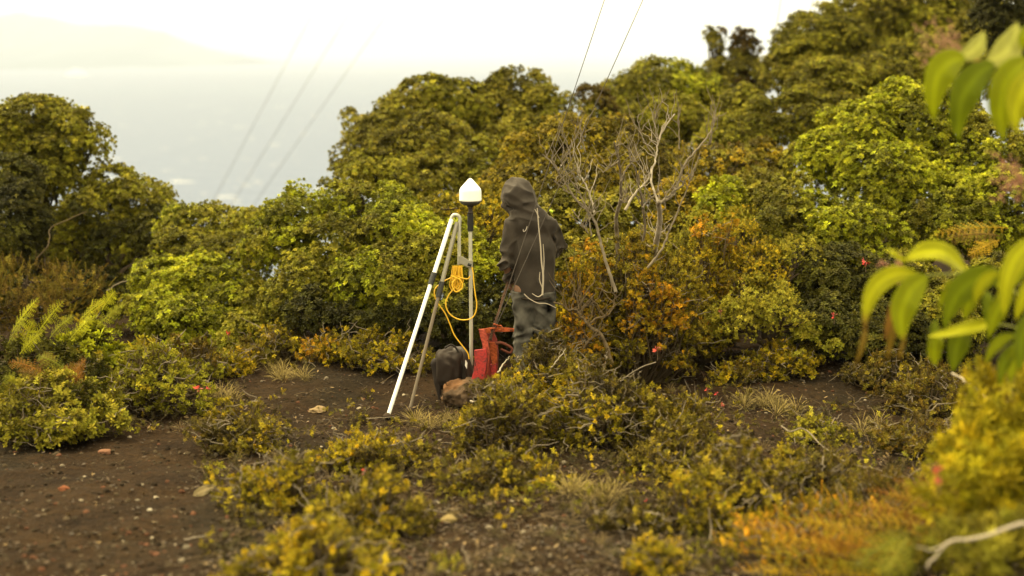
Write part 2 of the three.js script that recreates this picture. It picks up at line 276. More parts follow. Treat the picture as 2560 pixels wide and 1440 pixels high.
{ // island far off in the haze
  const ridge = [[-700, 60], [-300, 70], [-80, 52], [0, 38], [45, 32], [110, 42], [190, 60], [330, 66], [400, 76], [470, 108], [530, 126], [570, 137], [640, 146]], p = [], ix = [], cols = 150, prof = [[-5600, -0.01], [-4600, 0.022], [-3200, 0.05], [-2300, 0.14], [-1300, 0.45], [-500, 0.85], [0, 1], [700, 0.6], [2200, -0.02]];
  for (let i = 0; i <= cols; i++) {
    const x = -700 + 1340 * i / cols; let k = 0; while (k < ridge.length - 2 && ridge[k + 1][0] < x) k++;
    const y = lerp(ridge[k][1], ridge[k + 1][1], sstep(x, ridge[k][0], ridge[k + 1][0])) + 2.5 * noise3(x * 0.05, 1, 1), top = P(x, y, 11500), h = top.y + 85;
    for (const [dz, q] of prof) { const n = q > 0.1 && q < 1 ? 60 * fbm(x * 0.02, dz * 0.002, 3, 3) : 0; p.push(top.x * (1 - dz / 11500 * -0.0), -85 + h * q + n, top.z - dz); }
  }
  const m = prof.length; for (let i = 0; i < cols; i++) for (let j = 0; j < m - 1; j++) { const a = i * m + j; ix.push(a, a + m, a + 1, a + 1, a + m, a + m + 1); }
  const g = new THREE.BufferGeometry(); g.setAttribute('position', new THREE.Float32BufferAttribute(p, 3)); g.setAttribute('uv', new THREE.Float32BufferAttribute(new Float32Array(p.length / 3 * 2), 2)); g.setIndex(ix); g.computeVertexNormals();
  struct('hills', g, std([0.055, 0.072, 0.085], 1, { side: THREE.DoubleSide }));
}
{ // ship
  const c = P(192, 192, 5150); c.y = -80; const k = 86 / 2, t = thing('ship', 'tiny white ship far out on the pale hazy sea', 'ship', c), white = std([0.8, 0.8, 0.78], 0.5), tilt = 0.1;
  const hull = new THREE.Shape(); hull.moveTo(-k, 0); hull.lineTo(k * 0.85, 0); hull.quadraticCurveTo(k * 0.95, 6, k, 10); hull.lineTo(-k, 9); hull.closePath();
  const ext = (s, d) => { const g = new THREE.ExtrudeGeometry(s, { depth: d, bevelEnabled: true, bevelSize: 0.6, bevelThickness: 0.6, bevelSegments: 1 }); g.translate(0, 0, -d / 2); g.rotateY(tilt); g.translate(c.x, c.y, c.z); return g; };
  part('hull', ext(hull, 13), white, t);
  const box = (x0, x1, y0, y1) => { const s = new THREE.Shape(); s.moveTo(x0, y0); s.lineTo(x1 + 2, y0); s.lineTo(x1, y1); s.lineTo(x0, y1); s.closePath(); return s; };
  part('cabin', ext(box(-k * 0.85, k * 0.6, 10.8, 17), 11), white, t); part('bridge', ext(box(-k * 0.5, k * 0.4, 18, 23), 9), white, t); part('funnel', ext(box(-k * 0.3, -k * 0.15, 24, 30), 4), white, t);
}

// ================================================================ BUSHES AND SMALL TREES, far to near: lobes are [x, y, rx, ry, depth]
bush('tree', 'large domed evergreen tree on the upper slope, its crown cut by the top edge', 'tree', { seed: 101, tones: TONE.laurel, tips: TONE.olive, clump: 0.22, size: 0.6, lobes: [[2060, 130, 130, 110, 20.5], [2180, 60, 130, 110, 21], [1985, 190, 75, 80, 20], [2200, 190, 150, 80, 20.5]] });
bush('tree', 'olive evergreen tree behind the drooping leaves in the top corner', 'tree', { seed: 102, tones: TONE.laurel, tips: TONE.olive, clump: 0.22, size: 0.6, lobes: [[2360, 60, 150, 120, 21], [2480, 130, 120, 120, 20], [2330, 170, 110, 90, 20]] });
bush('tree', 'dark green tree in the extreme top right corner', 'tree', { seed: 103, tones: TONE.dark, clump: 0.22, size: 0.6, lobes: [[2540, 60, 100, 120, 16], [2600, 180, 90, 110, 16]] });
bush('tree', 'brownish tree with two narrow peaks against the white sky', 'tree', { seed: 104, tones: TONE.brown, tips: TONE.olive, tipAt: 0.1, clump: 0.12, size: 0.5, lobes: [[1772, 92, 9, 20, 22], [1788, 118, 16, 34, 22], [1800, 90, 8, 14, 22], [1846, 100, 14, 22, 22], [1868, 104, 20, 24, 22], [1882, 130, 20, 30, 22], [1855, 140, 32, 40, 22], [1790, 190, 36, 46, 22], [1860, 200, 66, 56, 22], [1850, 280, 80, 60, 21.5]] });
bush('tree', 'broad round-topped green tree right of the bare branches, its dome against the sky', 'tree', { seed: 105, tones: TONE.laurel, tips: TONE.bright, tipAt: 0.4, clump: 0.22, size: 0.6, lobes: [[1660, 240, 120, 85, 19], [1570, 270, 75, 85, 18.8], [1760, 270, 75, 80, 18.8], [1660, 320, 140, 80, 18.5]] });
bush('bush', 'small bush with rusty shoots in the gap between two domed trees', 'bush', { seed: 106, size: 0.6, tones: TONE.olive, tips: TONE.brown, tipAt: 0.1, clump: 0.18, lobes: [[1480, 275, 48, 52, 17.5], [1505, 330, 60, 60, 17.5]] });
bush('bush', 'olive bush filling the hollow below the brownish two-peaked tree', 'bush', { seed: 107, size: 0.6, tones: TONE.laurel, clump: 0.22, lobes: [[1850, 280, 62, 50, 17.5], [1910, 330, 60, 70, 17], [1830, 370, 80, 70, 17]] });
bush('bush', 'wide olive bush on the slope under the large domed tree', 'bush', { seed: 108, tones: TONE.laurel, tips: TONE.olive, clump: 0.2, size: 0.6, lobes: [[2080, 240, 110, 80, 17.5], [2180, 220, 90, 75, 17.5], [2000, 310, 80, 70, 17], [2110, 330, 130, 80, 17]] });
bush('tree', 'olive tree on the crest behind the white antenna, left half of the central clump', 'tree', { seed: 109, tones: TONE.olive, tips: TONE.laurel, tipAt: 0, clump: 0.2, size: 0.6, lobes: [[1070, 262, 95, 65, 17.5], [1000, 310, 70, 65, 17.3], [1150, 285, 85, 70, 17.5], [935, 360, 55, 60, 17]] });
bush('tree', 'tall domed olive tree behind the hooded person, right half of the central clump', 'tree', { seed: 110, tones: TONE.olive, tips: TONE.laurel, tipAt: 0.1, clump: 0.2, size: 0.6, lobes: [[1290, 245, 85, 66, 18], [1230, 300, 80, 75, 17.8], [1370, 300, 70, 70, 17.6], [1300, 360, 120, 75, 17.5]] });
bush('bush', 'small dark bushy stub standing out at the left end of the central clump', 'bush', { seed: 111, size: 0.6, tones: TONE.brown, tips: TONE.olive, tipAt: -0.2, clump: 0.18, lobes: [[902, 312, 38, 42, 18], [890, 400, 50, 50, 17.5]] });
bush('bush', 'olive mound of pale-tipped leaves just above the white antenna', 'bush', { seed: 112, size: 0.6, tones: TONE.olive, tips: TONE.laurel, tipAt: 0.1, clump: 0.22, lobes: [[1090, 365, 110, 62, 15.5], [1000, 400, 80, 62, 15.3], [1170, 420, 90, 70, 15.3], [930, 440, 75, 45, 15], [1060, 460, 110, 55, 15], [850, 465, 40, 22, 15.2], [1245, 480, 70, 50, 15]] });
bush('bush', 'brown-green bush with bare twigs behind the hooded head', 'bush', { seed: 113, tones: TONE.heath, tips: TONE.olive, tipAt: 0.3, clump: 0.2, size: 0.7, geo: [GEO.small, GEO.broad2], lobes: [[1330, 400, 80, 60, 14.6], [1430, 370, 80, 75, 14.4], [1520, 380, 80, 80, 14.6], [1400, 470, 120, 70, 14], [1540, 470, 90, 80, 14], [1600, 420, 80, 80, 14.6], [1270, 480, 70, 50, 14.2]] });
bush('bush', 'golden-brown bush behind the topmost bare branches', 'bush', { seed: 114, tones: TONE.gold, tips: TONE.brown, tipAt: 0.2, clump: 0.2, geo: [GEO.small, GEO.sprig], lobes: [[1800, 425, 75, 50, 15], [1720, 440, 60, 60, 15], [1860, 460, 50, 50, 15]] });
bush('bush', 'round-headed olive bush on a bare trunk at the left edge, against the sea', 'bush', { seed: 115, density: 1.5, size: 0.6, tones: TONE.laurel, tips: TONE.olive, tipAt: 0.2, clump: 0.23, under: -0.1, base: [120, 640, 15.5], lobes: [[90, 320, 105, 58, 15.5], [190, 355, 72, 60, 15.4], [20, 370, 80, 70, 15.5], [120, 400, 95, 50, 15.4], [95, 465, 95, 50, 15.3]] });
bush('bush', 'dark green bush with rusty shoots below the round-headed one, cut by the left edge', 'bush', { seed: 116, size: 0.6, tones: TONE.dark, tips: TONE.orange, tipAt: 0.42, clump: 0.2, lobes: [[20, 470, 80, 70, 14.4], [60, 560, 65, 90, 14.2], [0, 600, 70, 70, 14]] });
bush('bush', 'dark bush with a shaded hollow of bare stems left of the pale gap of sea', 'bush', { seed: 117, density: 1.5, size: 0.6, tones: TONE.laurel, tips: TONE.dark, tipAt: 0.1, clump: 0.2, under: 0.1, fill: 0.5, base: [270, 760, 14.6], lobes: [[285, 478, 75, 45, 15.4], [350, 520, 80, 60, 15.3], [240, 545, 85, 65, 15.2], [400, 585, 62, 60, 15.1], [310, 620, 110, 70, 15.2], [170, 600, 60, 60, 15.2]] });
bush('bush', 'rusty brown thicket under the dark bushes at the left edge', 'bush', { seed: 118, tones: TONE.brown, tips: TONE.gold, tipAt: 0.35, clump: 0.17, mat: M.heath, geo: [GEO.sprig, GEO.fine], size: 1.3, lobes: [[60, 715, 90, 45, 12.8], [180, 725, 90, 40, 12.8], [-10, 780, 80, 60, 12.4], [120, 790, 110, 50, 12.5]] });
bush('bush', 'pale green bush on the left crest that cuts off the sea', 'bush', { seed: 119, size: 0.58, tones: TONE.laurel, tips: TONE.bright, tipAt: 0, clump: 0.22, lobes: [[470, 585, 60, 48, 14.6], [540, 580, 70, 46, 14.6], [620, 590, 75, 48, 14.4], [470, 650, 90, 60, 14.2], [580, 660, 100, 60, 14]] });
bush('bush', 'bright yellow-green mound of broad leaves left of the tripod', 'bush', { seed: 120, size: 0.58, tones: TONE.bright, tips: TONE.laurel, tipAt: 0.3, clump: 0.2, lobes: [[420, 710, 90, 55, 13.4], [520, 720, 95, 60, 13.3], [600, 760, 95, 75, 13.1], [390, 790, 90, 60, 13], [480, 830, 110, 65, 12.8], [610, 850, 80, 50, 12.7]] });
bush('bush', 'large vivid green bush directly behind the tripod', 'bush', { seed: 121, size: 0.58, tones: TONE.bright, tips: TONE.laurel, tipAt: 0.35, clump: 0.19, lobes: [[760, 545, 90, 60, 13.2], [860, 520, 90, 52, 13.2], [950, 530, 80, 50, 13], [700, 620, 80, 65, 13], [1000, 590, 110, 60, 12.6], [830, 640, 120, 75, 12.7], [1110, 660, 110, 90, 12.3], [960, 720, 130, 90, 12.2], [760, 740, 90, 75, 12.5], [1190, 690, 70, 90, 12.2]] });
bush('bush', 'dark shaded skirt of leaves low behind the tripod legs', 'bush', { seed: 122, size: 0.58, tones: TONE.dark, tips: TONE.laurel, tipAt: 0.4, clump: 0.18, lobes: [[680, 775, 90, 55, 13.2], [800, 790, 80, 50, 12.2], [930, 800, 110, 55, 12.1], [1080, 790, 110, 65, 12], [1190, 790, 80, 70, 12], [1280, 780, 70, 80, 12.1]] });  // dark leaf tones carry the shade under the vivid bush
bush('bush', 'golden heathy bush peeping out between the antenna and the hooded person', 'bush', { seed: 123, tones: TONE.gold, clump: 0.14, size: 1.0, mat: M.heath, geo: [GEO.sprig, GEO.sprig2], lobes: [[1140, 525, 50, 28, 12.9], [1230, 545, 55, 45, 12.8], [1190, 580, 60, 45, 12.7]] });
bush('bush', 'huge bright green bush on the right-hand slope behind the ginger leaves', 'bush', { seed: 124, size: 0.6, tones: TONE.bright, tips: TONE.laurel, tipAt: 0.15, clump: 0.2, lobes: [[2240, 280, 70, 60, 14.2], [2150, 340, 100, 75, 14], [2330, 330, 130, 110, 14], [2060, 420, 90, 75, 13.8], [2450, 420, 130, 120, 13.8], [2220, 460, 150, 100, 13.5], [2380, 560, 170, 110, 13.2], [2520, 560, 110, 130, 13]] });
bush('bush', 'yellow-green leafy shoulder below the huge bush on the right-hand slope', 'bush', { seed: 125, size: 0.6, tones: TONE.bright, tips: TONE.laurel, tipAt: 0.3, clump: 0.22, lobes: [[1990, 530, 75, 60, 13], [1930, 600, 60, 55, 12.7], [2060, 590, 100, 75, 12.8], [2160, 620, 110, 80, 12.8]] });
bush('bush', 'dark shaded bush with one red flower low on the right-hand slope', 'bush', { seed: 126, size: 0.6, tones: TONE.dark, tips: TONE.laurel, tipAt: 0.35, clump: 0.2, lobes: [[1980, 720, 100, 75, 12.2], [2100, 720, 120, 85, 12.1], [2240, 740, 120, 90, 12], [2060, 830, 120, 65, 11.7], [2200, 840, 130, 65, 11.6], [2350, 800, 120, 100, 11.8], [2480, 760, 110, 100, 11.9]] });  // leaf tones hold both dark green and the shadows on the slope
bush('bush', 'short light-green sprout with an upright head right of the bare branches', 'bush', { seed: 127, tones: TONE.bright, clump: 0.15, size: 0.95, lobes: [[1812, 500, 40, 42, 13.2], [1800, 545, 55, 40, 13.1]] });
bush('bush', 'yellow heathy bush below the light-green sprout', 'bush', { seed: 128, tones: TONE.gold, tips: TONE.olive, tipAt: 0.4, clump: 0.16, size: 0.6, mat: M.heath, geo: [GEO.sprig, GEO.sprig2], lobes: [[1790, 575, 80, 40, 12.6], [1860, 570, 40, 36, 12.6], [1760, 640, 90, 60, 12.3], [1860, 640, 80, 70, 12.2], [1900, 690, 70, 60, 11.9]] });
bush('bush', 'rusty low bush between the heath shrub and the dark slope bush', 'bush', { seed: 129, tones: TONE.olive, tips: TONE.brown, tipAt: 0, clump: 0.16, size: 0.6, mat: M.heath, geo: [GEO.sprig, GEO.small], lobes: [[1900, 760, 80, 60, 11.6], [1850, 810, 70, 50, 11.4], [1960, 800, 70, 50, 11.4], [1990, 650, 60, 40, 12]] });

bush('bush', 'dark understorey behind the person and the heath shrub, mostly in shade', 'bush', { seed: 130, tones: TONE.olive, tips: TONE.gold, tipAt: 0.3, size: 0.85, clump: 0.2, lobes: [[1330, 600, 90, 80, 13.2], [1450, 570, 110, 80, 13.4], [1600, 560, 120, 80, 13.6], [1730, 540, 110, 80, 13.8], [1420, 690, 120, 90, 12.9], [1600, 680, 120, 90, 13], [1880, 440, 100, 70, 15.5], [1640, 450, 90, 60, 15.6], [1740, 470, 90, 60, 15.4], [1560, 420, 80, 60, 15.8], [1900, 505, 70, 60, 14.6], [1250, 690, 60, 80, 12.9]] });
bush('bush', 'olive bush low behind the antenna neck, mostly hidden', 'bush', { seed: 132, tones: TONE.olive, clump: 0.18, size: 0.85, lobes: [[1180, 560, 120, 55, 14.4], [1090, 560, 90, 50, 14.4], [1260, 580, 90, 70, 14]] });
bush('bush', 'black-green thicket in the shade at the left, below the round-headed bush', 'bush', { seed: 131, tones: TONE.dark, clump: 0.2, lobes: [[-10, 740, 110, 60, 14], [-20, 650, 110, 90, 16.5], [120, 640, 130, 80, 16.5], [260, 650, 130, 80, 16.3], [370, 680, 90, 70, 15.8], [210, 740, 150, 60, 15]] });  // dark tones stand in for the shaded interior of the left bushes

// ================================================================ LOW SHRUBS: at = pixel of the foot, w and h in pixels
const heaths = [
  ['big heath shrub with orange tips and dark twiggy middle right of the person', { at: [1590, 945], w: 370, h: 425, seed: 201, leafy: 1.0, tones: TONE.heath, tips: TONE.orange, tipAt: 0.38, n: 1.9, size: 0.95, dome: 0.45, bare: 0.7 }],
  ['orange-tipped heath shrub touching the person\'s right side', { at: [1462, 960], w: 130, h: 395, seed: 202, tones: TONE.gold, tips: TONE.orange, tipAt: -0.05, n: 1.5, size: 0.9, dome: 0.3 }],
  ['glowing orange heath shrub on the far side of the bare branches', { at: [1745, 905], w: 190, h: 370, seed: 203, tones: TONE.gold, tips: TONE.orange, tipAt: -0.05, n: 1.6, size: 1.0, dome: 0.4 }],
  ['twiggy olive shrub in front of the person\'s legs', { at: [1365, 1020], w: 290, h: 195, seed: 204, tones: TONE.low, tips: TONE.gold, tipAt: 0.3, n: 1.3, size: 0.85, bare: 0.8 }],
  ['tangled grey-twigged shrub with yellow tips below the big heath shrub', { at: [1500, 1100], w: 330, h: 190, seed: 205, tones: TONE.low, tips: TONE.gold, tipAt: 0.3, n: 1.1, size: 0.85, bare: 1 }],
  ['yellow-green shrub with bare lower stems nearest the red rock', { at: [1250, 1130], w: 260, h: 190, seed: 206, tones: TONE.low, tips: TONE.gold, tipAt: 0.3, n: 1.0, size: 0.9, bare: 0.9 }],
  ['dusty olive shrub right of the tangled grey-twigged one', { at: [1660, 1120], w: 240, h: 140, seed: 207, tones: TONE.low, tips: TONE.gold, tipAt: 0.3, n: 0.9, bare: 0.8 }],
  ['low golden shrub in the strip behind the tripod feet', { at: [960, 915], w: 260, h: 80, seed: 208, tones: TONE.gold, n: 1.1, size: 0.9 }],
  ['orange-tinted low shrub in the strip left of the tripod', { at: [840, 905], w: 160, h: 75, seed: 209, tones: TONE.gold, tips: TONE.orange, n: 1.1 }],
  ['brown dry shrub with grassy stems below the bright mound', { at: [700, 900], w: 200, h: 90, seed: 210, tones: TONE.brown, tips: TONE.gold, n: 0.9, bare: 0.9 }],
  ['small golden-topped shrub left of the brown dry one', { at: [580, 935], w: 130, h: 70, seed: 211, tones: TONE.gold, tips: TONE.orange, n: 1 }],
  ['round olive-gold shrub alone on the bare soil left of the tripod', { at: [600, 1120], w: 240, h: 120, seed: 212, tones: TONE.low, tips: TONE.gold, tipAt: 0.3, n: 1 }],
  ['golden shrub with dark open stems at the edge of the bare soil', { at: [690, 1260], w: 260, h: 140, seed: 213, tones: TONE.low, tips: TONE.gold, tipAt: 0.3, n: 0.75, bare: 0.9 }],
  ['brightest yellow low shrub in the middle of the near ground', { at: [920, 1330], w: 300, h: 150, seed: 214, tones: TONE.low, tips: TONE.gold, tipAt: 0.3, n: 1 }],
  ['golden shrub at the bottom edge of the near ground', { at: [790, 1440], w: 420, h: 130, seed: 215, tones: TONE.gold, tips: TONE.heath, tipAt: 0.3, n: 0.8 }],
  ['flat olive shrub between the bare soil and the tripod', { at: [930, 1170], w: 300, h: 90, seed: 216, tones: TONE.low, tips: TONE.gold, tipAt: 0.3, n: 1 }],
  ['low yellow shrub in front of the bare-stemmed one', { at: [1230, 1220], w: 300, h: 90, seed: 217, tones: TONE.low, tips: TONE.gold, tipAt: 0.2, n: 0.9 }],
  ['sparse shrub with flat yellow-green tiers right of the middle', { at: [1700, 1180], w: 280, h: 110, seed: 218, tones: TONE.low, n: 0.8, bare: 0.7 }],
  ['grey-green twiggy shrub on the near right ground', { at: [1850, 1290], w: 330, h: 170, seed: 219, tones: TONE.low, tips: TONE.heath, n: 0.9, bare: 0.9 }],
  ['small leaning shrub on a curved pale stem', { at: [1740, 1330], w: 170, h: 160, seed: 220, tones: TONE.low, tips: TONE.gold, n: 0.8, bare: 0.7 }],
  ['scrap of yellow shrub on the dark soil near the bottom', { at: [1570, 1320], w: 190, h: 70, seed: 221, tones: TONE.low, n: 0.6 }],
  ['orange-leaved little shrub at the bottom edge', { at: [1640, 1430], w: 150, h: 90, seed: 222, tones: TONE.gold, tips: TONE.orange, n: 0.7 }],
  ['golden low shrub in front of the dark slope bush', { at: [1950, 935], w: 200, h: 85, seed: 223, tones: TONE.gold, tips: TONE.olive, n: 1 }],
  ['small tan shrub left of the golden one on the right-hand slope', { at: [1840, 960], w: 130, h: 60, seed: 224, tones: TONE.gold, tips: TONE.brown, n: 0.9 }],
  ['brownish shrub beneath the drooping brown leaf', { at: [2210, 960], w: 240, h: 70, seed: 225, tones: TONE.low, tips: TONE.brown, n: 1 }],
  ['brown-olive shrub crossed by a pale stick on the right', { at: [2330, 1030], w: 300, h: 110, seed: 226, tones: TONE.low, tips: TONE.brown, tipAt: 0.1, n: 1 }],
  ['straw-coloured low shrub right of the long pale stick', { at: [2300, 1130], w: 260, h: 90, seed: 227, tones: TONE.low, tips: TONE.brown, tipAt: 0, n: 0.9, bare: 0.9 }],
  ['little yellow shrub at the head of the long pale stick', { at: [2050, 1100], w: 160, h: 60, seed: 228, tones: TONE.gold, tips: TONE.olive, n: 0.8 }],
  ['grey-green shrub under the long pale stick', { at: [2030, 1230], w: 260, h: 120, seed: 229, tones: TONE.low, tips: TONE.heath, n: 0.9, bare: 0.9 }],
  ['feathery olive shrub at the left edge above the bare soil', { at: [120, 1095], w: 330, h: 150, seed: 230, tones: TONE.olive, tips: TONE.dark, n: 1.3, geo: [GEO.sprig, GEO.small], size: 0.95 }],
  ['dark feathery shrub behind the olive one at the left edge', { at: [60, 1000], w: 330, h: 150, seed: 231, tones: TONE.dark, tips: TONE.brown, tipAt: 0.1, n: 1.3, geo: [GEO.sprig, GEO.small], size: 1.0 }],
  ['green shrub at the foot of the pale mound, beside red blossoms', { at: [370, 1030], w: 250, h: 150, seed: 232, tones: TONE.laurel, tips: TONE.gold, tipAt: 0.35, n: 1.1, geo: [GEO.small, GEO.sprig], size: 0.6 }],
  ['yellowish leafy shrub below the fern fronds', { at: [250, 960], w: 260, h: 130, seed: 233, tones: TONE.bright, tips: TONE.gold, tipAt: 0.2, n: 1, geo: [GEO.small, GEO.broad2], size: 1 }],
  ['brown grassy shrub above the red blossoms', { at: [470, 950], w: 180, h: 100, seed: 234, tones: TONE.brown, tips: TONE.laurel, tipAt: 0.1, n: 1, bare: 0.9 }],
  ['feathery orange shrub behind the golden fern at the bottom', { at: [2080, 1400], w: 430, h: 130, seed: 235, tones: TONE.gold, tips: TONE.orange, tipAt: 0, n: 1.1, geo: [GEO.fine, GEO.sprig], size: 0.9 }],
  ['rust-coloured shrub left of the golden bush', { at: [2240, 1320], w: 300, h: 130, seed: 236, tones: TONE.brown, tips: TONE.orange, tipAt: 0.3, n: 1.1, geo: [GEO.fine, GEO.sprig], size: 0.9 }],
];
for (const [label, o] of heaths) heath(label, { ...o, w: o.seed > 203 && o.seed < 230 ? o.w * 0.86 : o.w, group: 'low shrubs on the dark soil' });

// ================================================================ THE SUBJECT: person, survey pole, bag, rock, anchor
function surfaceNets(f, lo, hi, cell) {                       // meshes the surface where f changes sign
  const n = [0, 1, 2].map((k) => Math.ceil((hi[k] - lo[k]) / cell) + 1), [nx, ny, nz] = n, val = new Float32Array(nx * ny * nz), id = (i, j, k) => (k * ny + j) * nx + i;
  for (let k = 0; k < nz; k++) for (let j = 0; j < ny; j++) for (let i = 0; i < nx; i++) val[id(i, j, k)] = f(lo[0] + i * cell, lo[1] + j * cell, lo[2] + k * cell);
  const map = new Int32Array(nx * ny * nz).fill(-1), p = [], ix = [], C = [[0, 0, 0], [1, 0, 0], [0, 1, 0], [1, 1, 0], [0, 0, 1], [1, 0, 1], [0, 1, 1], [1, 1, 1]], E = [[0, 1], [2, 3], [4, 5], [6, 7], [0, 2], [1, 3], [4, 6], [5, 7], [0, 4], [1, 5], [2, 6], [3, 7]];
  for (let k = 0; k < nz - 1; k++) for (let j = 0; j < ny - 1; j++) for (let i = 0; i < nx - 1; i++) {
    const v = C.map((c) => val[id(i + c[0], j + c[1], k + c[2])]); let s = 0, x = 0, y = 0, z = 0;
    for (const [a, b] of E) if ((v[a] < 0) !== (v[b] < 0)) { const t = v[a] / (v[a] - v[b]); x += lerp(C[a][0], C[b][0], t); y += lerp(C[a][1], C[b][1], t); z += lerp(C[a][2], C[b][2], t); s++; }
    if (s) { map[id(i, j, k)] = p.length / 3; p.push(lo[0] + (i + x / s) * cell, lo[1] + (j + y / s) * cell, lo[2] + (k + z / s) * cell); }
  }
  const quad = (a, b, c, d, flip) => flip ? ix.push(a, c, b, a, d, c) : ix.push(a, b, c, a, c, d);
  for (let k = 1; k < nz - 1; k++) for (let j = 1; j < ny - 1; j++) for (let i = 1; i < nx - 1; i++) {
    const a = val[id(i, j, k)] < 0;
    if (a !== val[id(i + 1, j, k)] < 0) quad(map[id(i, j - 1, k - 1)], map[id(i, j, k - 1)], map[id(i, j, k)], map[id(i, j - 1, k)], !a);
    if (a !== val[id(i, j + 1, k)] < 0) quad(map[id(i - 1, j, k - 1)], map[id(i - 1, j, k)], map[id(i, j, k)], map[id(i, j, k - 1)], !a);
    if (a !== val[id(i, j, k + 1)] < 0) quad(map[id(i - 1, j - 1, k)], map[id(i, j - 1, k)], map[id(i, j, k)], map[id(i - 1, j, k)], !a);
  }
  const g = new THREE.BufferGeometry(); g.setAttribute('position', new THREE.Float32BufferAttribute(p, 3)); g.setAttribute('uv', new THREE.Float32BufferAttribute(new Float32Array(p.length / 3 * 2), 2)); g.setIndex(ix); g.computeVertexNormals(); return g;
}
const smin = (a, b, k) => { const h = Math.max(k - Math.abs(a - b), 0) / k; return Math.min(a, b) - h * h * k * 0.25; };
function cap(x, y, z, a, b, ra, rb) { const bx = b[0] - a[0], by = b[1] - a[1], bz = b[2] - a[2], t = clamp(((x - a[0]) * bx + (y - a[1]) * by + (z - a[2]) * bz) / (bx * bx + by * by + bz * bz), 0, 1), dx = x - a[0] - bx * t, dy = y - a[1] - by * t, dz = z - a[2] - bz * t; return Math.sqrt(dx * dx + dy * dy + dz * dz) - lerp(ra, rb, t); }
const ell = (x, y, z, c, r) => { const k = Math.hypot((x - c[0]) / r[0], (y - c[1]) / r[1], (z - c[2]) / r[2]); return (k - 1) * Math.min(...r); };
const tint = (g, fn) => { const p = g.attributes.position, c = new Float32Array(p.count * 3); for (let i = 0; i < p.count; i++) c.set(fn(p.getX(i), p.getY(i), p.getZ(i)), i * 3); g.setAttribute('color', new THREE.BufferAttribute(c, 3)); return g; };
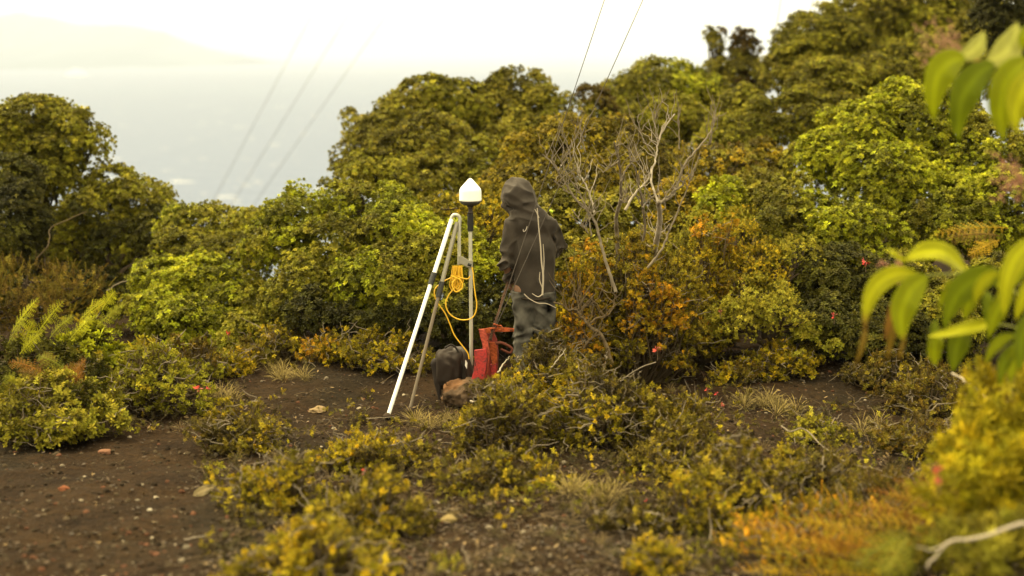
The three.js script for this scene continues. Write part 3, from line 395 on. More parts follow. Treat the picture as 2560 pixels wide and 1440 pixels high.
{
  const foot = P(1325, 958, 11); foot.y = groundY(foot.x, foot.z, false);
  const t = thing('person', 'person in a dark hooded jacket and grey trousers, seen from behind, head bent', 'person', foot);
  const put = (g) => g.translate(foot.x, foot.y, foot.z);
  const LS = [-0.137, 1.315, 0], LE = [-0.192, 1.03, 0.03], LW = [-0.168, 0.885, -0.05], RS = [0.145, 1.32, 0], RE = [0.212, 1.13, -0.1], RW = [0.17, 1.03, -0.33];
  const LH = [-0.055, 0.80, 0.01], LK = [-0.05, 0.46, -0.02], LA = [-0.06, 0.09, 0.02], RH = [0.105, 0.80, 0.01], RK = [0.115, 0.46, -0.03], RA = [0.13, 0.09, 0.02];
  // the body under the clothes
  const body = (x, y, z) => {
    let d = cap(x, y, z / 0.7, [0.03, 0.85, 0], [0.02, 1.2, 0], 0.125, 0.13) * 0.8;
    d = smin(d, cap(x, y, z, [-0.12, 1.29, 0], [0.13, 1.32, 0], 0.05, 0.05), 0.08); d = smin(d, cap(x, y, z, [0.01, 1.33, -0.01], [-0.07, 1.45, -0.05], 0.055, 0.05), 0.05);
    d = smin(d, cap(x, y, z, LS, LE, 0.048, 0.038), 0.04); d = smin(d, cap(x, y, z, LE, LW, 0.038, 0.026), 0.02); d = smin(d, cap(x, y, z, RS, RE, 0.048, 0.038), 0.04); d = smin(d, cap(x, y, z, RE, RW, 0.038, 0.026), 0.02);
    for (const [h, k, a] of [[LH, LK, LA], [RH, RK, RA]]) { d = smin(d, cap(x, y, z, h, k, 0.075, 0.052), 0.05); d = smin(d, cap(x, y, z, k, a, 0.05, 0.035), 0.03); d = smin(d, cap(x, y, z, a, [a[0] - 0.01, 0.035, a[2] - 0.17], 0.035, 0.03), 0.03); }
    return d;
  };
  const HC = [-0.095, 1.545, -0.105], head = (x, y, z) => {
    let d = smin(ell(x, y, z, HC, [0.072, 0.1, 0.092]), ell(x, y, z, [HC[0] - 0.015, HC[1] - 0.055, HC[2] - 0.035], [0.05, 0.06, 0.055]), 0.03);
    d = smin(d, cap(x, y, z, [HC[0] - 0.02, HC[1], HC[2] - 0.09], [HC[0] - 0.022, HC[1] - 0.035, HC[2] - 0.108], 0.008, 0.013), 0.012);
    for (const s of [-1, 1]) { d = Math.max(d, -ell(x, y, z, [HC[0] + s * 0.03 - 0.015, HC[1] + 0.002, HC[2] - 0.1], [0.015, 0.009, 0.014])); d = smin(d, ell(x, y, z, [HC[0] + s * 0.03 - 0.015, HC[1], HC[2] - 0.08], [0.011, 0.011, 0.011]), 0.003); d = smin(d, ell(x, y, z, [HC[0] + s * 0.073, HC[1] - 0.01, HC[2]], [0.012, 0.03, 0.018]), 0.008); }
    d = Math.max(d, -ell(x, y, z, [HC[0] - 0.022, HC[1] - 0.065, HC[2] - 0.1], [0.022, 0.0035, 0.012]));
    return smin(d, cap(x, y, z, [-0.07, 1.45, -0.05], [-0.09, 1.5, -0.07], 0.05, 0.05), 0.03);
  };
  const hand = (W, dir, sd) => {                              // W wrist, dir along the palm, sd which side the thumb is on; four fingers closed round a line, and the thumb against them
    const D = V(...dir).normalize(), A = V(0, 0, sd).addScaledVector(D, -D.z * sd).normalize(), B = D.clone().cross(A), at = (u, v, w) => { const q = V(...W).addScaledVector(D, u).addScaledVector(A, v).addScaledVector(B, w); return [q.x, q.y, q.z]; };
    const seg = [];
    for (let i = 0; i < 4; i++) { const v = 0.027 - i * 0.018, L = [0.036, 0.041, 0.038, 0.03][i], k = [0.082, 0.086, 0.082, 0.074][i]; seg.push([at(0.03, v * 0.6, 0), at(k, v, 0), 0.011, 0.0095], [at(k, v, 0), at(k + L * 0.75, v, 0.022), 0.0095, 0.009], [at(k + L * 0.75, v, 0.022), at(k + L * 0.35, v, 0.05), 0.009, 0.008], [at(k + L * 0.35, v, 0.05), at(k - 0.005, v, 0.045), 0.008, 0.007]); }
    seg.push([at(0.012, 0.014, 0.004), at(0.045, 0.046, 0.016), 0.014, 0.0115], [at(0.045, 0.046, 0.016), at(0.078, 0.04, 0.04), 0.0115, 0.0095], [at(0.078, 0.04, 0.04), at(0.1, 0.022, 0.056), 0.0095, 0.008]);
    const f = (x, y, z) => { let d = smin(cap(x, y, z, at(-0.03, 0, 0), at(0.02, 0, 0), 0.026, 0.026), cap(x, y, z, at(0.02, 0.012, 0), at(0.075, 0.0, 0), 0.024, 0.025), 0.02); for (const [a, b, ra, rb] of seg) d = smin(d, cap(x, y, z, a, b, ra, rb), 0.005); return d; };
    const c = at(0.05, 0, 0.02); return surfaceNets(f, c.map((q) => q - 0.11), c.map((q) => q + 0.11), 0.004);
  };
  part('body', put(mergeGeometries([surfaceNets(body, [-0.32, -0.02, -0.42], [0.34, 1.52, 0.2], 0.014), surfaceNets(head, [-0.22, 1.38, -0.22], [0.02, 1.66, 0.04], 0.005), hand(LW, [0.02, -1, -0.25], -1), hand(RW, [-0.4, -0.25, -1], 1)])), std([0.19, 0.105, 0.068], 0.7), t);
  // jacket with its hood
  const fold = (x, y, z) => 0.0045 * fbm(x * 11, y * 5, z * 11, 2);
  const jacket = (x, y, z) => {
    let d = cap(x, y, z / 0.74, [0.035, 0.72, 0], [0.025, 1.12, 0], 0.163, 0.158) * 0.86; d = smin(d, cap(x, y, z / 0.74, [0.025, 1.12, 0], [0.01, 1.27, 0], 0.158, 0.11) * 0.86, 0.05);
    d = smin(d, cap(x, y, z, [-0.1, 1.325, 0], [0.125, 1.325, 0], 0.08, 0.074), 0.07); d = smin(d, cap(x, y, z, [0.01, 1.36, 0.01], [-0.06, 1.47, -0.03], 0.11, 0.108), 0.06);
    let hd = ell(x, y, z, [-0.098, 1.552, -0.065], [0.122, 0.136, 0.148]); hd = smin(hd, cap(x, y, z, [-0.165, 1.53, -0.16], [-0.2, 1.47, -0.08], 0.03, 0.022), 0.06);
    d = smin(d, hd, 0.05);
    d = smin(d, cap(x, y, z, [-0.2, 1.485, -0.01], [-0.05, 1.5, 0.085], 0.012, 0.016), 0.03);
    d = Math.max(d, -ell(x, y, z, [-0.178, 1.446, 0.065], [0.075, 0.024, 0.1]));
    const arm = (S, E, W, r, seed) => {
      const e = smin(cap(x, y, z, S, E, r, r * 0.86), cap(x, y, z, E, W, r * 0.86, r * 0.68), 0.03), q = Math.exp(-Math.pow((y - E[1]) / 0.13, 2));
      return e - (0.008 + 0.034 * q) * (0.45 - 1.7 * Math.abs(noise3(x * 10 + y * 7, y * 13 - x * 9, z * 10 + seed)));
    };
    d = smin(d, arm(LS, LE, LW, 0.072, 1), 0.012); d = smin(d, arm(RS, RE, RW, 0.072, 5), 0.014);
    d += fold(x, y, z) + 0.02 * (Math.abs(noise3(x * 10 + y * 4, y * 5 - x * 3, z * 9)) - 0.3);
    if (y > 1.36) d += 0.02 * (Math.abs(noise3(x * 8 - y * 9, y * 15 + x * 6, z * 8)) - 0.3);
    return Math.max(d, 0.735 - y + 0.012 * noise3(x * 8, 1, z * 8));
  };
  const weave = (c, k) => (x, y, z) => { const q = 1 + k * fbm(x * 14, y * 14, z * 14, 3) + 0.1 * noise3(x * 300, y * 300, z * 300); return c.map((v) => v * q); };
  const jk = part('jacket', put(tint(surfaceNets(jacket, [-0.34, 0.69, -0.42], [0.36, 1.73, 0.2], 0.0075), weave([0.038, 0.030, 0.024], 0.25))), std(0xffffff, 0.72, { vertexColors: true, sheen: 0.7, sheenColor: new THREE.Color(0.5, 0.43, 0.36), sheenRoughness: 0.6 }), t);
  const sh = P(1378, 528, 10.86);
  const badge = new THREE.SphereGeometry(0.014, 10, 8); badge.scale(1.2, 0.8, 0.5); badge.rotateZ(-0.6); badge.translate(sh.x, sh.y, sh.z); part('reflective_tab', badge, std([0.55, 0.75, 0.05], 0.4), jk, 'small bright yellow-green tab on the shoulder');
  const hem = new TB().tube(Array.from({ length: 25 }, (_, i) => { const a = i / 24 * 2 * Math.PI; return V(0.035 + 0.16 * Math.cos(a), 0.742 + 0.006 * Math.sin(a * 3), 0.126 * Math.sin(a)); }), 0.008, 0.008, 6).geo();
  part('hem', put(hem), std([0.03, 0.023, 0.018], 0.85), jk);
  // trousers
  const trousers = (x, y, z) => {
    let d = cap(x, y, z / 0.8, [0.02, 0.82, 0], [0.03, 0.78, 0], 0.135, 0.135) * 0.85;
    for (const [h, k, a, s] of [[LH, LK, LA, 2], [RH, RK, RA, 8]]) { const e = smin(cap(x, y, z, h, k, 0.1, 0.08), cap(x, y, z, k, a, 0.08, 0.078), 0.03), q = Math.exp(-Math.pow((y - 0.47) / 0.12, 2)) + Math.exp(-Math.pow((y - 0.14) / 0.1, 2)) + 0.5 * Math.exp(-Math.pow((y - 0.68) / 0.06, 2)); d = smin(d, e - (0.005 + 0.022 * q) * (0.5 - 1.6 * Math.abs(noise3(x * 9 + y * 6, y * 16 + x * 6 * (s > 4 ? 1 : -1), z * 9 + s))), 0.02); }
    return Math.max(d + 0.004 * fbm(x * 9, y * 9, z * 9, 2), 0.07 - y, y - 0.79);
  };
  const worn = weave([0.072, 0.067, 0.058], 0.9);
  part('trousers', put(tint(surfaceNets(trousers, [-0.2, 0.02, -0.22], [0.28, 0.98, 0.22], 0.0095), worn)), std(0xffffff, 0.9, { vertexColors: true }), t);
  for (const a of [LA, RA]) { const boot = (x, y, z) => Math.max(smin(cap(x, y, z, [a[0], 0.13, a[2]], [a[0], 0.06, a[2]], 0.058, 0.056), cap(x, y, z, [a[0], 0.05, a[2] + 0.02], [a[0] - 0.01, 0.045, a[2] - 0.19], 0.052, 0.045), 0.03), -y); part('boot', put(surfaceNets(boot, [a[0] - 0.1, -0.02, a[2] - 0.28], [a[0] + 0.1, 0.24, a[2] + 0.1], 0.01)), std([0.03, 0.022, 0.016], 0.7), t); }
}
const px = (list, d) => list.map(([x, y, e]) => P(x, y, e ?? d));
function plate(list, d, thick, bevel = 0.004) {              // a plate with its outline in photograph pixels, facing the camera at a depth
  const s = FPX / d, c = list[0], sh = new THREE.Shape(list.map(([x, y]) => new THREE.Vector2((x - c[0]) / s, (c[1] - y) / s)));
  const g = new THREE.ExtrudeGeometry(sh, { depth: thick, bevelEnabled: true, bevelSize: bevel, bevelThickness: bevel, bevelSegments: 2, curveSegments: 8 }); g.translate(0, 0, -thick);
  g.applyMatrix4(new THREE.Matrix4().makeBasis(V(1, 0, 0), UPV, FWD.clone().negate()).setPosition(P(c[0], c[1], d))); return g;
}
function rod(a, b, r0, r1, sides = 14) { return new TB().tube([a, a.clone().lerp(b, 0.5), b], r0, r1 ?? r0, sides).geo(); }
{ // survey pole with its two-legged stand
  const D = (y) => 10.38 + (y - 450) / 462 * 0.24, at = (x, y) => P(x, y, D(y));
  const fa = toGround(968, 1046).p, fb = toGround(1023, 1031).p, t = thing('survey_pole', 'pale metal survey pole held upright by two slanting legs on the soil', 'survey tripod', at(1178, 912));
  const pale = std([0.52, 0.50, 0.42], 0.38, { metalness: 0.35 }), white = std([0.85, 0.85, 0.84], 0.35), grey = std([0.22, 0.20, 0.155], 0.45, { metalness: 0.3 }), black = std([0.012, 0.011, 0.01], 0.5);
  part('pole', rod(at(1176, 577), at(1178.5, 912), 0.0145), pale, t);
  part('spike', rod(at(1178.5, 912), at(1178.6, 925), 0.012, 0.002), grey, t);
  const grip = new TB().tube([at(1175.8, 534), at(1175.9, 537), at(1176, 558), at(1176.2, 574), at(1176.2, 578)], (q) => (q < 0.1 || q > 0.9 ? 0.019 : 0.0235), 0, 16).geo(); part('grip', grip, black, t);
  part('bail', new TB().tube(curve([at(1129, 556), at(1129, 545), at(1134, 538), at(1143, 538), at(1149, 544), at(1148.5, 570), at(1148, 662)], 40), 0.0135, 0.0135, 10).geo(), pale, t);
  part('clamp', plate([[1147, 640], [1157, 643], [1172, 652], [1181, 652], [1181, 668], [1170, 668], [1155, 660], [1146, 660]], 10.47, 0.03), grey, t);
  const kn = new THREE.CylinderGeometry(0.012, 0.012, 0.03, 12); kn.rotateZ(1.2); kn.translate(...P(1174, 662, 10.42).toArray()); part('clamp_knob', kn, black, t);
  const ft = (p) => { const g = new THREE.LatheGeometry([[0, -0.015], [0.014, -0.012], [0.03, 0.0], [0.03, 0.012], [0.014, 0.03], [0, 0.03]].map(([a, b]) => new THREE.Vector2(a, b)), 12); g.translate(p.x, p.y + 0.012, p.z); return g; };
  { const top = at(1129, 549), q = (k) => top.clone().lerp(fa, k); const l = part('leg', rod(top, q(0.30), 0.0165, 0.0165), white, t, 'bright white leg slanting down to the soil'); part('clamp', rod(q(0.275), q(0.335), 0.0225), black, l); part('inner_tube', rod(q(0.335), fa, 0.015), white, l); part('foot', ft(fa), std([0.05, 0.035, 0.025], 0.9), l); }
  { const top = at(1143, 556), q = (k) => top.clone().lerp(fb, k); const l = part('leg', rod(top, q(0.345), 0.0165), grey, t, 'dull grey leg behind the bright white one'); part('clamp', rod(q(0.32), q(0.40), 0.022), black, l); part('inner_tube', rod(q(0.4), fb, 0.0135, 0.0125), std([0.13, 0.10, 0.07], 0.6), l); part('foot', ft(fb), std([0.05, 0.035, 0.025], 0.9), l); }
  // antenna on the pole
  const a = at(1176, 513), s = thing('antenna', 'white cone-topped antenna dome screwed on top of the survey pole', 'antenna', a), L = (pr) => { const g = new THREE.LatheGeometry(pr.map(([x, y]) => new THREE.Vector2(x, y)), 40); g.translate(a.x, a.y, a.z); return g; };
  part('radome', L([[0, 0.206], [0.008, 0.204], [0.02, 0.194], [0.045, 0.166], [0.072, 0.136], [0.081, 0.122], [0.084, 0.108], [0.0855, 0.045], [0.0865, 0.038], [0.083, 0.034], [0, 0.034]]), std([0.86, 0.86, 0.84], 0.4), s);
  part('base', L([[0, 0.0335], [0.08, 0.0335], [0.081, 0.028], [0.07, 0.012], [0.05, 0.001], [0, 0]]), std([0.06, 0.055, 0.05], 0.55), s);
  part('neck', L([[0, 0], [0.026, 0], [0.026, -0.012], [0.017, -0.016], [0.016, -0.05], [0.021, -0.055], [0.021, -0.064], [0, -0.064]]), std([0.03, 0.02, 0.018], 0.6), s);
}
{ // yellow cord
  const c = P(1146, 665, 10.42), t = thing('cord', 'yellow cord coiled on the survey pole clamp and looping to the dark bag', 'cord', c), yel = std([0.62, 0.36, 0.012], 0.55), tb = new TB(), rnd = rng(61);
  for (let i = 0; i < 9; i++) { const x = 1132 + i * 2.6, w = 4 + rnd() * 6, b = 712 + rnd() * 22, d = 10.40 + (rnd() - 0.5) * 0.05; tb.tube(curve(px([[x, 664], [x - w * 0.4, 685], [x - w, b - 12], [x + (rnd() - 0.5) * 4, b], [x + w, b - 16], [x + w * 0.6, 690], [x + 2, 664]], d), 26), 0.0045, 0.0045, 6); }
  tb.tube(curve(px([[1128, 690], [1150, 700], [1156, 718], [1140, 730], [1130, 712], [1142, 694]], 10.37), 24), 0.006, 0.006, 6);
  part('coil', tb.geo(), yel, t);
  const run = (l, d) => part('strand', new TB().tube(curve(px(l, d), 40), 0.005, 0.005, 6).geo(), yel, t);
  run([[1138, 718], [1122, 738], [1114, 760], [1122, 782], [1140, 796], [1160, 800], [1178, 796], [1188, 784], [1192, 762], [1188, 735], [1184, 700], [1183, 684], [1180, 668]], 10.4);
  run([[1134, 692], [1112, 702], [1098, 712], [1088, 722], [1086, 734], [1093, 755], [1112, 782], [1124, 808], [1136, 838], [1154, 862], [1170, 884], [1173, 898]], 10.42);
  run([[1140, 690], [1158, 696], [1170, 697], [1176, 690]], 10.4);
}
{ // dark bag
  const d0 = 10.62, c = P(1130, 950, d0), s = FPX / d0, t = thing('bag', 'dark brown bag slumped behind the red rock beside the survey pole', 'bag', c), q = (x, y) => [(x - 1130) / s, (950 - y) / s];
  const B = (x, y, z) => { const e = (X, Y, rx, ry, rz, zz) => { const [u, v] = q(X, Y); return ell(x, y, z, [u, v, zz], [rx / s, ry / s, rz]); }; const [u0, v0] = q(1124, 920), [u1, v1] = q(1112, 915), bx = (u, v, rx, ry, rz, w) => (Math.pow(Math.pow(Math.abs((x - u) / rx), 4) + Math.pow(Math.abs((y - v) / ry), 3.2) + Math.pow(Math.abs((z - w) / rz), 3), 0.28) - 1) * 0.1; let d = smin(bx(u0 + 0.12 * (y - v0), v0, 36 / s, 50 / s, 0.13, 0), bx(u1, v1, 22 / s, 42 / s, 0.1, 0.03), 0.03); return d + 0.006 * fbm(x * 12, y * 8, z * 12, 3) + 0.004 * Math.sin(x * 70 + 6 * noise3(x * 9, y * 9, z * 9)); };
  const B2 = (x, y, z) => { const [u, v] = q(1158, 916); return (Math.pow(Math.pow(Math.abs((x - u + 0.25 * (y - v)) / (22 / s)), 3) + Math.pow(Math.abs((y - v) / (48 / s)), 3.2) + Math.pow(Math.abs((z + 0.03) / 0.11), 3), 0.31) - 1) * 0.07 + 0.005 * fbm(x * 14, y * 10, z * 14, 3); };
  const F = (x, y, z) => { const [u, v] = q(1092, 905), [u2, v2] = q(1102, 1000); return Math.max(cap(x, y, z, [u, v, 0.05], [u2, v2, 0.13], 0.045, 0.012) + 0.005 * fbm(x * 15, y * 9, z * 9, 2), -cap(x, y, z, [u + 0.06, v - 0.1, 0.2], [u2 + 0.06, v2, 0.2], 0.05, 0.05)); };
  const put = (g) => g.translate(c.x, c.y, c.z), cloth = std([0.026, 0.0185, 0.0145], 0.7);
  part('body', put(surfaceNets(B, [-0.2, -0.12, -0.18], [0.2, 0.3, 0.2], 0.008)), cloth, t); part('pocket', put(surfaceNets(B2, [-0.05, -0.14, -0.2], [0.25, 0.3, 0.14], 0.008)), std([0.036, 0.026, 0.019], 0.65), t); part('flap', put(surfaceNets(F, [-0.2, -0.25, -0.05], [0.08, 0.24, 0.24], 0.007)), std([0.018, 0.013, 0.011], 0.75), t);
  part('strap', new TB().tube(curve(px([[1112, 870], [1128, 862], [1140, 870], [1150, 890], [1158, 915], [1165, 940]], 10.5), 24), 0.008, 0.008, 6).geo(), std([0.02, 0.016, 0.013], 0.7), t);
  part('zip_glint', plate([[1164, 900], [1168, 908], [1167, 922], [1163, 914]], 10.47, 0.01, 0.002), std([0.7, 0.68, 0.62], 0.3), t);  // pale plate stands in for light glinting off the zip
}
{ // red rock
  const g0 = toGround(1180, 995), d = 10.3, s = FPX / d, c = P(1178, 985, d), f = (x, y, z) => { let e = ell(x, y, z, [0, 0, 0], [72 / s, 40 / s, 0.22]); e = smin(e, ell(x, y, z, [0.12, -0.02, 0.03], [40 / s, 36 / s, 0.18]), 0.05); return e + 0.05 * (Math.abs(noise3(x * 8, y * 10, z * 8)) - 0.25) + 0.02 * Math.abs(noise3(x * 18, y * 22, z * 18)) + 0.008 * fbm(x * 40, y * 40, z * 40, 2); };
  const t = thing('rock', 'rough rust-red rock at the foot of the red anchor', 'rock', c), g = surfaceNets(f, [-0.3, -0.2, -0.3], [0.35, 0.2, 0.3], 0.009);
  part('stone', tint(g, (x, y, z) => { const q = 1 + 0.5 * fbm(x * 12, y * 12, z * 12, 4), r = sstep(noise3(x * 6, y * 6, z * 6 + 4), -0.3, 0.5); return [lerp(0.055, 0.105, r) * q, lerp(0.036, 0.052, r) * q, lerp(0.022, 0.024, r) * q]; }).translate(c.x, c.y, c.z), std(0xffffff, 0.95, { vertexColors: true }), t);
}
{ // red anchor
  const c = P(1205, 950, 10.35), t = thing('ground_anchor', 'weathered red steel anchor with a curved front plate standing on the red rock', 'anchor', c), wear = texture(256, (u, v) => { const q = fbmP(u, v, 4, 5, 21), g = 0.86 + 0.16 * fbmP(u, v, 24, 3, 5), d = sstep(q, 0.25, 0.5); return [lerp(1, 0.62, d) * g, lerp(1, 0.75, d) * g, lerp(1, 0.8, d) * g]; }); wear.repeat.set(4, 4); const red = std([0.38, 0.016, 0.013], 0.55, { map: wear }), pink = std([0.42, 0.075, 0.045], 0.7, { map: wear }), orange = std([0.38, 0.08, 0.024], 0.75, { map: wear }), dark = std([0.10, 0.03, 0.018], 0.8);
  part('front_plate', plate([[1188, 877], [1214, 874], [1217, 900], [1214, 925], [1208, 948], [1180, 950], [1185, 930], [1188, 905]], 10.3, 0.05, 0.006), red, t);
  part('web', plate([[1198, 824], [1212, 826], [1220, 850], [1223, 885], [1219, 930], [1214, 945], [1212, 900], [1208, 868]], 10.36, 0.04, 0.005), pink, t);
  part('side_plate', plate([[1222, 857], [1236, 857], [1242, 872], [1243, 905], [1232, 912], [1226, 890]], 10.42, 0.05, 0.005), orange, t);
  part('housing', plate([[1213, 836], [1232, 832], [1241, 850], [1244, 880], [1243, 915], [1240, 946], [1212, 948], [1217, 900]], 10.48, 0.09, 0.006), std([0.20, 0.022, 0.014], 0.6), t);
  part('lower_plate', plate([[1227, 912], [1240, 906], [1240, 940], [1232, 944]], 10.42, 0.04, 0.004), red, t);
  part('crossbar', plate([[1198, 824], [1235, 819], [1284, 822], [1284, 828], [1236, 829], [1212, 834]], 10.4, 0.04, 0.004), orange, t);
  part('brace', rod(P(1222, 850, 10.34), P(1242, 814, 10.34), 0.008, 0.007, 8), dark, t);
  part('hook', new TB().tube(curve(px([[1240, 858], [1252, 857], [1266, 862], [1280, 872], [1276, 882], [1264, 878], [1252, 872]], 10.38), 24), 0.012, 0.009, 8).geo(), dark, t);
  for (const [x, y] of [[1240, 812], [1250, 820], [1232, 822]]) { const g = new THREE.TorusGeometry(0.018, 0.006, 8, 16); g.rotateX(0.5 + x * 0.1); g.rotateY(x); g.translate(...P(x, y, 10.33).toArray()); part('shackle', g, orange, t); }
}
{ // rope from the hand to the anchor, guy wires, power lines
  const rope = std([0.05, 0.028, 0.018], 0.9), tb = new TB();
  for (let k = 0; k < 2; k++) tb.tube(curve(px([[1273, 690, 10.93], [1268, 712, 10.85], [1258, 742, 10.7], [1250, 772, 10.55], [1240, 800, 10.4], [1230, 830, 10.34], [1226, 850, 10.32]]), 60).map((p, i) => p.add(V(Math.cos(i * 0.9 + k * Math.PI) * 0.006, 0, Math.sin(i * 0.9 + k * Math.PI) * 0.006))), 0.0075, 0.0075, 6);
  const c = P(1240, 800, 10.4), t = thing('rope', 'brown twisted rope held in the person\'s left hand, tied to the red anchor', 'rope', c); part('strand', tb.geo(), rope, t);
  const wire = (label, a, b, r, m, sag = 0, group) => { const A = P(...a), B = P(...b), pts = Array.from({ length: 25 }, (_, i) => A.clone().lerp(B, i / 24).add(V(0, -sag * Math.sin(Math.PI * i / 24), 0))), o = part('wire', new TB().tube(pts, r, r, 5).geo(), m, scene); tag(o, label, 'wire', group); return o; };
  const dk = std([0.05, 0.04, 0.034], 0.7), gr = std([0.26, 0.23, 0.16], 0.7);
  wire('guy wire crossing the hooded person\'s back from the anchor, left one of the two', [1578, -200, 11.5], [1239, 812, 10.33], 0.0032, dk, 0, 'guy wires on the red anchor');
  wire('guy wire crossing the person\'s right shoulder from the anchor, right one of the two', [1697, -200, 11.5], [1242, 812, 10.33], 0.0032, dk, 0, 'guy wires on the red anchor');
  const hk = new TB().tube(curve(px([[1318, 566], [1314, 576], [1309, 579], [1308, 573]], 10.5), 12).concat(), 0.004, 0.003, 5).geo(); part('hook', hk, std([0.3, 0.26, 0.22], 0.5), scene); scene.children[scene.children.length - 1].userData = { label: 'tiny hook on the guy wire over the person\'s back', category: 'hook' };
  wire('leftmost of the three far power lines falling towards the sea', [900, -190, 70], [470, 622, 58], 0.011, dk, 0, 'far power lines over the sea');
  wire('middle one of the three far power lines falling towards the sea', [1010, -190, 70], [500, 640, 58], 0.011, dk, 0, 'far power lines over the sea');
  wire('rightmost of the three far power lines falling towards the sea', [1125, -190, 70], [545, 640, 58], 0.011, dk, 0, 'far power lines over the sea');
  wire('pale wire in the sky left of the large domed tree, further left of two', [1984, -200, 27], [1850, 640, 25], 0.008, gr, 0, 'pale wires behind the right-hand trees');
  wire('pale wire in the sky just above the large domed tree', [2078, -200, 27], [1965, 300, 25], 0.008, gr, 0, 'pale wires behind the right-hand trees');
}
// ---------------------------------------------------------------- bare branches round the heath shrub (traced in pixels)
const Z = (l, d, dd = 0) => l.map(([x, y], i) => P(1240 + x / 2.77, 200 + y / 2.77, d + 0.25 + dd * i / l.length));
function deadTree(label, foot, stems) {                       // stems: [points, radius at the start, at the end, depth, drift in depth]
  const rnd = rng(stems.length * 31 + 7), b = Z([foot], stems[0][3])[0], t = thing('bare_tree', label, 'dead tree', b, 'bare grey trunks standing in the heath shrub');
  stems.forEach(([l, r0, r1, d, dd, pale], i) => {
    const tb = new TB(), q = Z(l, d, dd ?? 0), pts = curve(q, q.length * 6).map((p, k, a) => k ? p.clone().add(V((rnd() - 0.5) * 0.008, (rnd() - 0.5) * 0.008, (rnd() - 0.5) * 0.02)) : p), s = 2.77 * FPX / d;
    tb.tube(pts, r0 / s, r1 / s, 8);
    for (let k = 0; k < l.length * 1.7; k++) { const a = pts[Math.floor(pts.length * (0.3 + 0.68 * rnd()))], e = a.clone().add(V((rnd() - 0.5) * 0.3, 0.06 + rnd() * 0.26, (rnd() - 0.5) * 0.2)); tb.tube(crooked(a, e, 5, 0.2, rnd), 0.004, 0.0016, 4); }
    part(i ? 'branch' : 'trunk', tb.geo(), pale === 2 ? M.twig : pale ? M.deadwood : M.barkPale, t);
  });
}
deadTree('thick pale dead trunk forking like antlers, standing in the orange heath shrub', [1100, 1960], [
  [[[1095, 1960], [1100, 1230], [1105, 1150], [1125, 1050], [1135, 930], [1122, 840]], 23, 16, 11.15, -1.0, 1], [[[1122, 850], [1190, 825], [1250, 740], [1310, 580], [1420, 450], [1500, 330], [1520, 250]], 13, 4, 10.25, 0.3], [[[1122, 850], [1085, 740], [1075, 660], [1110, 530], [1122, 430], [1200, 280], [1240, 235]], 9, 4, 10.25, 0.2, 1],
  [[[1122, 430], [1100, 300], [1110, 240]], 5, 3, 10.4], [[[1105, 540], [1020, 410], [975, 250]], 6, 3, 10.4], [[[1270, 690], [1300, 720], [1220, 780], [1140, 850]], 7, 8, 10.2], [[[1420, 450], [1480, 440], [1500, 330]], 4, 3, 10.5], [[[1270, 480], [1268, 360], [1262, 230]], 5, 3, 10.6]]);
deadTree('thin grey dead stem with a bright broken fork, middle of the bare trunks', [1020, 1960], [
  [[[1020, 1960], [1012, 1290], [1012, 1180], [1032, 1000], [1015, 870], [990, 740], [960, 590]], 12, 6, 11.1, -0.9], [[[1015, 885], [1060, 830], [1115, 800]], 8, 4, 10.3], [[[895, 900], [960, 790], [1050, 690], [1080, 600]], 11, 4, 10.35, 0, 1], [[[960, 600], [930, 560], [980, 570]], 7, 3, 10.35], [[[1050, 1300], [1150, 1170], [1200, 1050], [1260, 910], [1330, 740], [1370, 640]], 9, 3, 10.2]]);
deadTree('dark upright dead stem with a pale foot, behind the bright broken fork', [842, 1960], [
  [[[840, 1960], [840, 1080], [830, 960], [862, 830], [866, 700], [850, 560], [815, 430]], 18, 6, 11.15, -0.85], [[[866, 700], [900, 620], [960, 540], [1000, 480]], 8, 3, 10.5], [[[850, 560], [800, 600], [740, 640]], 6, 3, 10.5], [[[860, 830], [900, 850], [895, 760]], 6, 3, 10.45]]);
deadTree('long slanting grey dead branch reaching up towards the hooded head', [820, 1440], [
  [[[830, 1470], [770, 1290], [730, 1150], [680, 970], [620, 890], [540, 810], [470, 700], [400, 590], [325, 515]], 13, 4, 10.1, 0.2], [[[680, 920], [652, 800], [600, 690], [560, 640]], 9, 4, 10.15, 0, 1], [[[640, 900], [600, 830], [560, 720], [535, 640]], 7, 3, 10.15], [[[430, 640], [455, 580], [462, 510]], 5, 3, 10.2], [[[540, 800], [470, 760], [400, 690]], 5, 3, 10.2], [[[660, 1080], [650, 930], [690, 880]], 6, 4, 10.1], [[[620, 500], [600, 420], [590, 370]], 5, 3, 10.6], [[[520, 560], [500, 480], [490, 420]], 6, 3, 10.6], [[[530, 900], [600, 1000], [640, 1060]], 5, 4, 10.1]]);
deadTree('dark crooked branch reaching left out of the heath shrub to the person\'s legs', [803, 1939], [
  [[[803, 1960], [760, 1830], [720, 1759], [660, 1720], [637, 1690], [590, 1640], [554, 1593], [500, 1590], [455, 1555], [402, 1543]], 15, 5, 9.7, 0, 2], [[[640, 1700], [700, 1650], [760, 1640], [830, 1560]], 9, 4, 9.75, 0, 2], [[[560, 1600], [590, 1540], [570, 1480]], 7, 3, 9.75, 0, 2], [[[720, 1759], [660, 1790], [610, 1860]], 8, 4, 9.7, 0, 2]]);
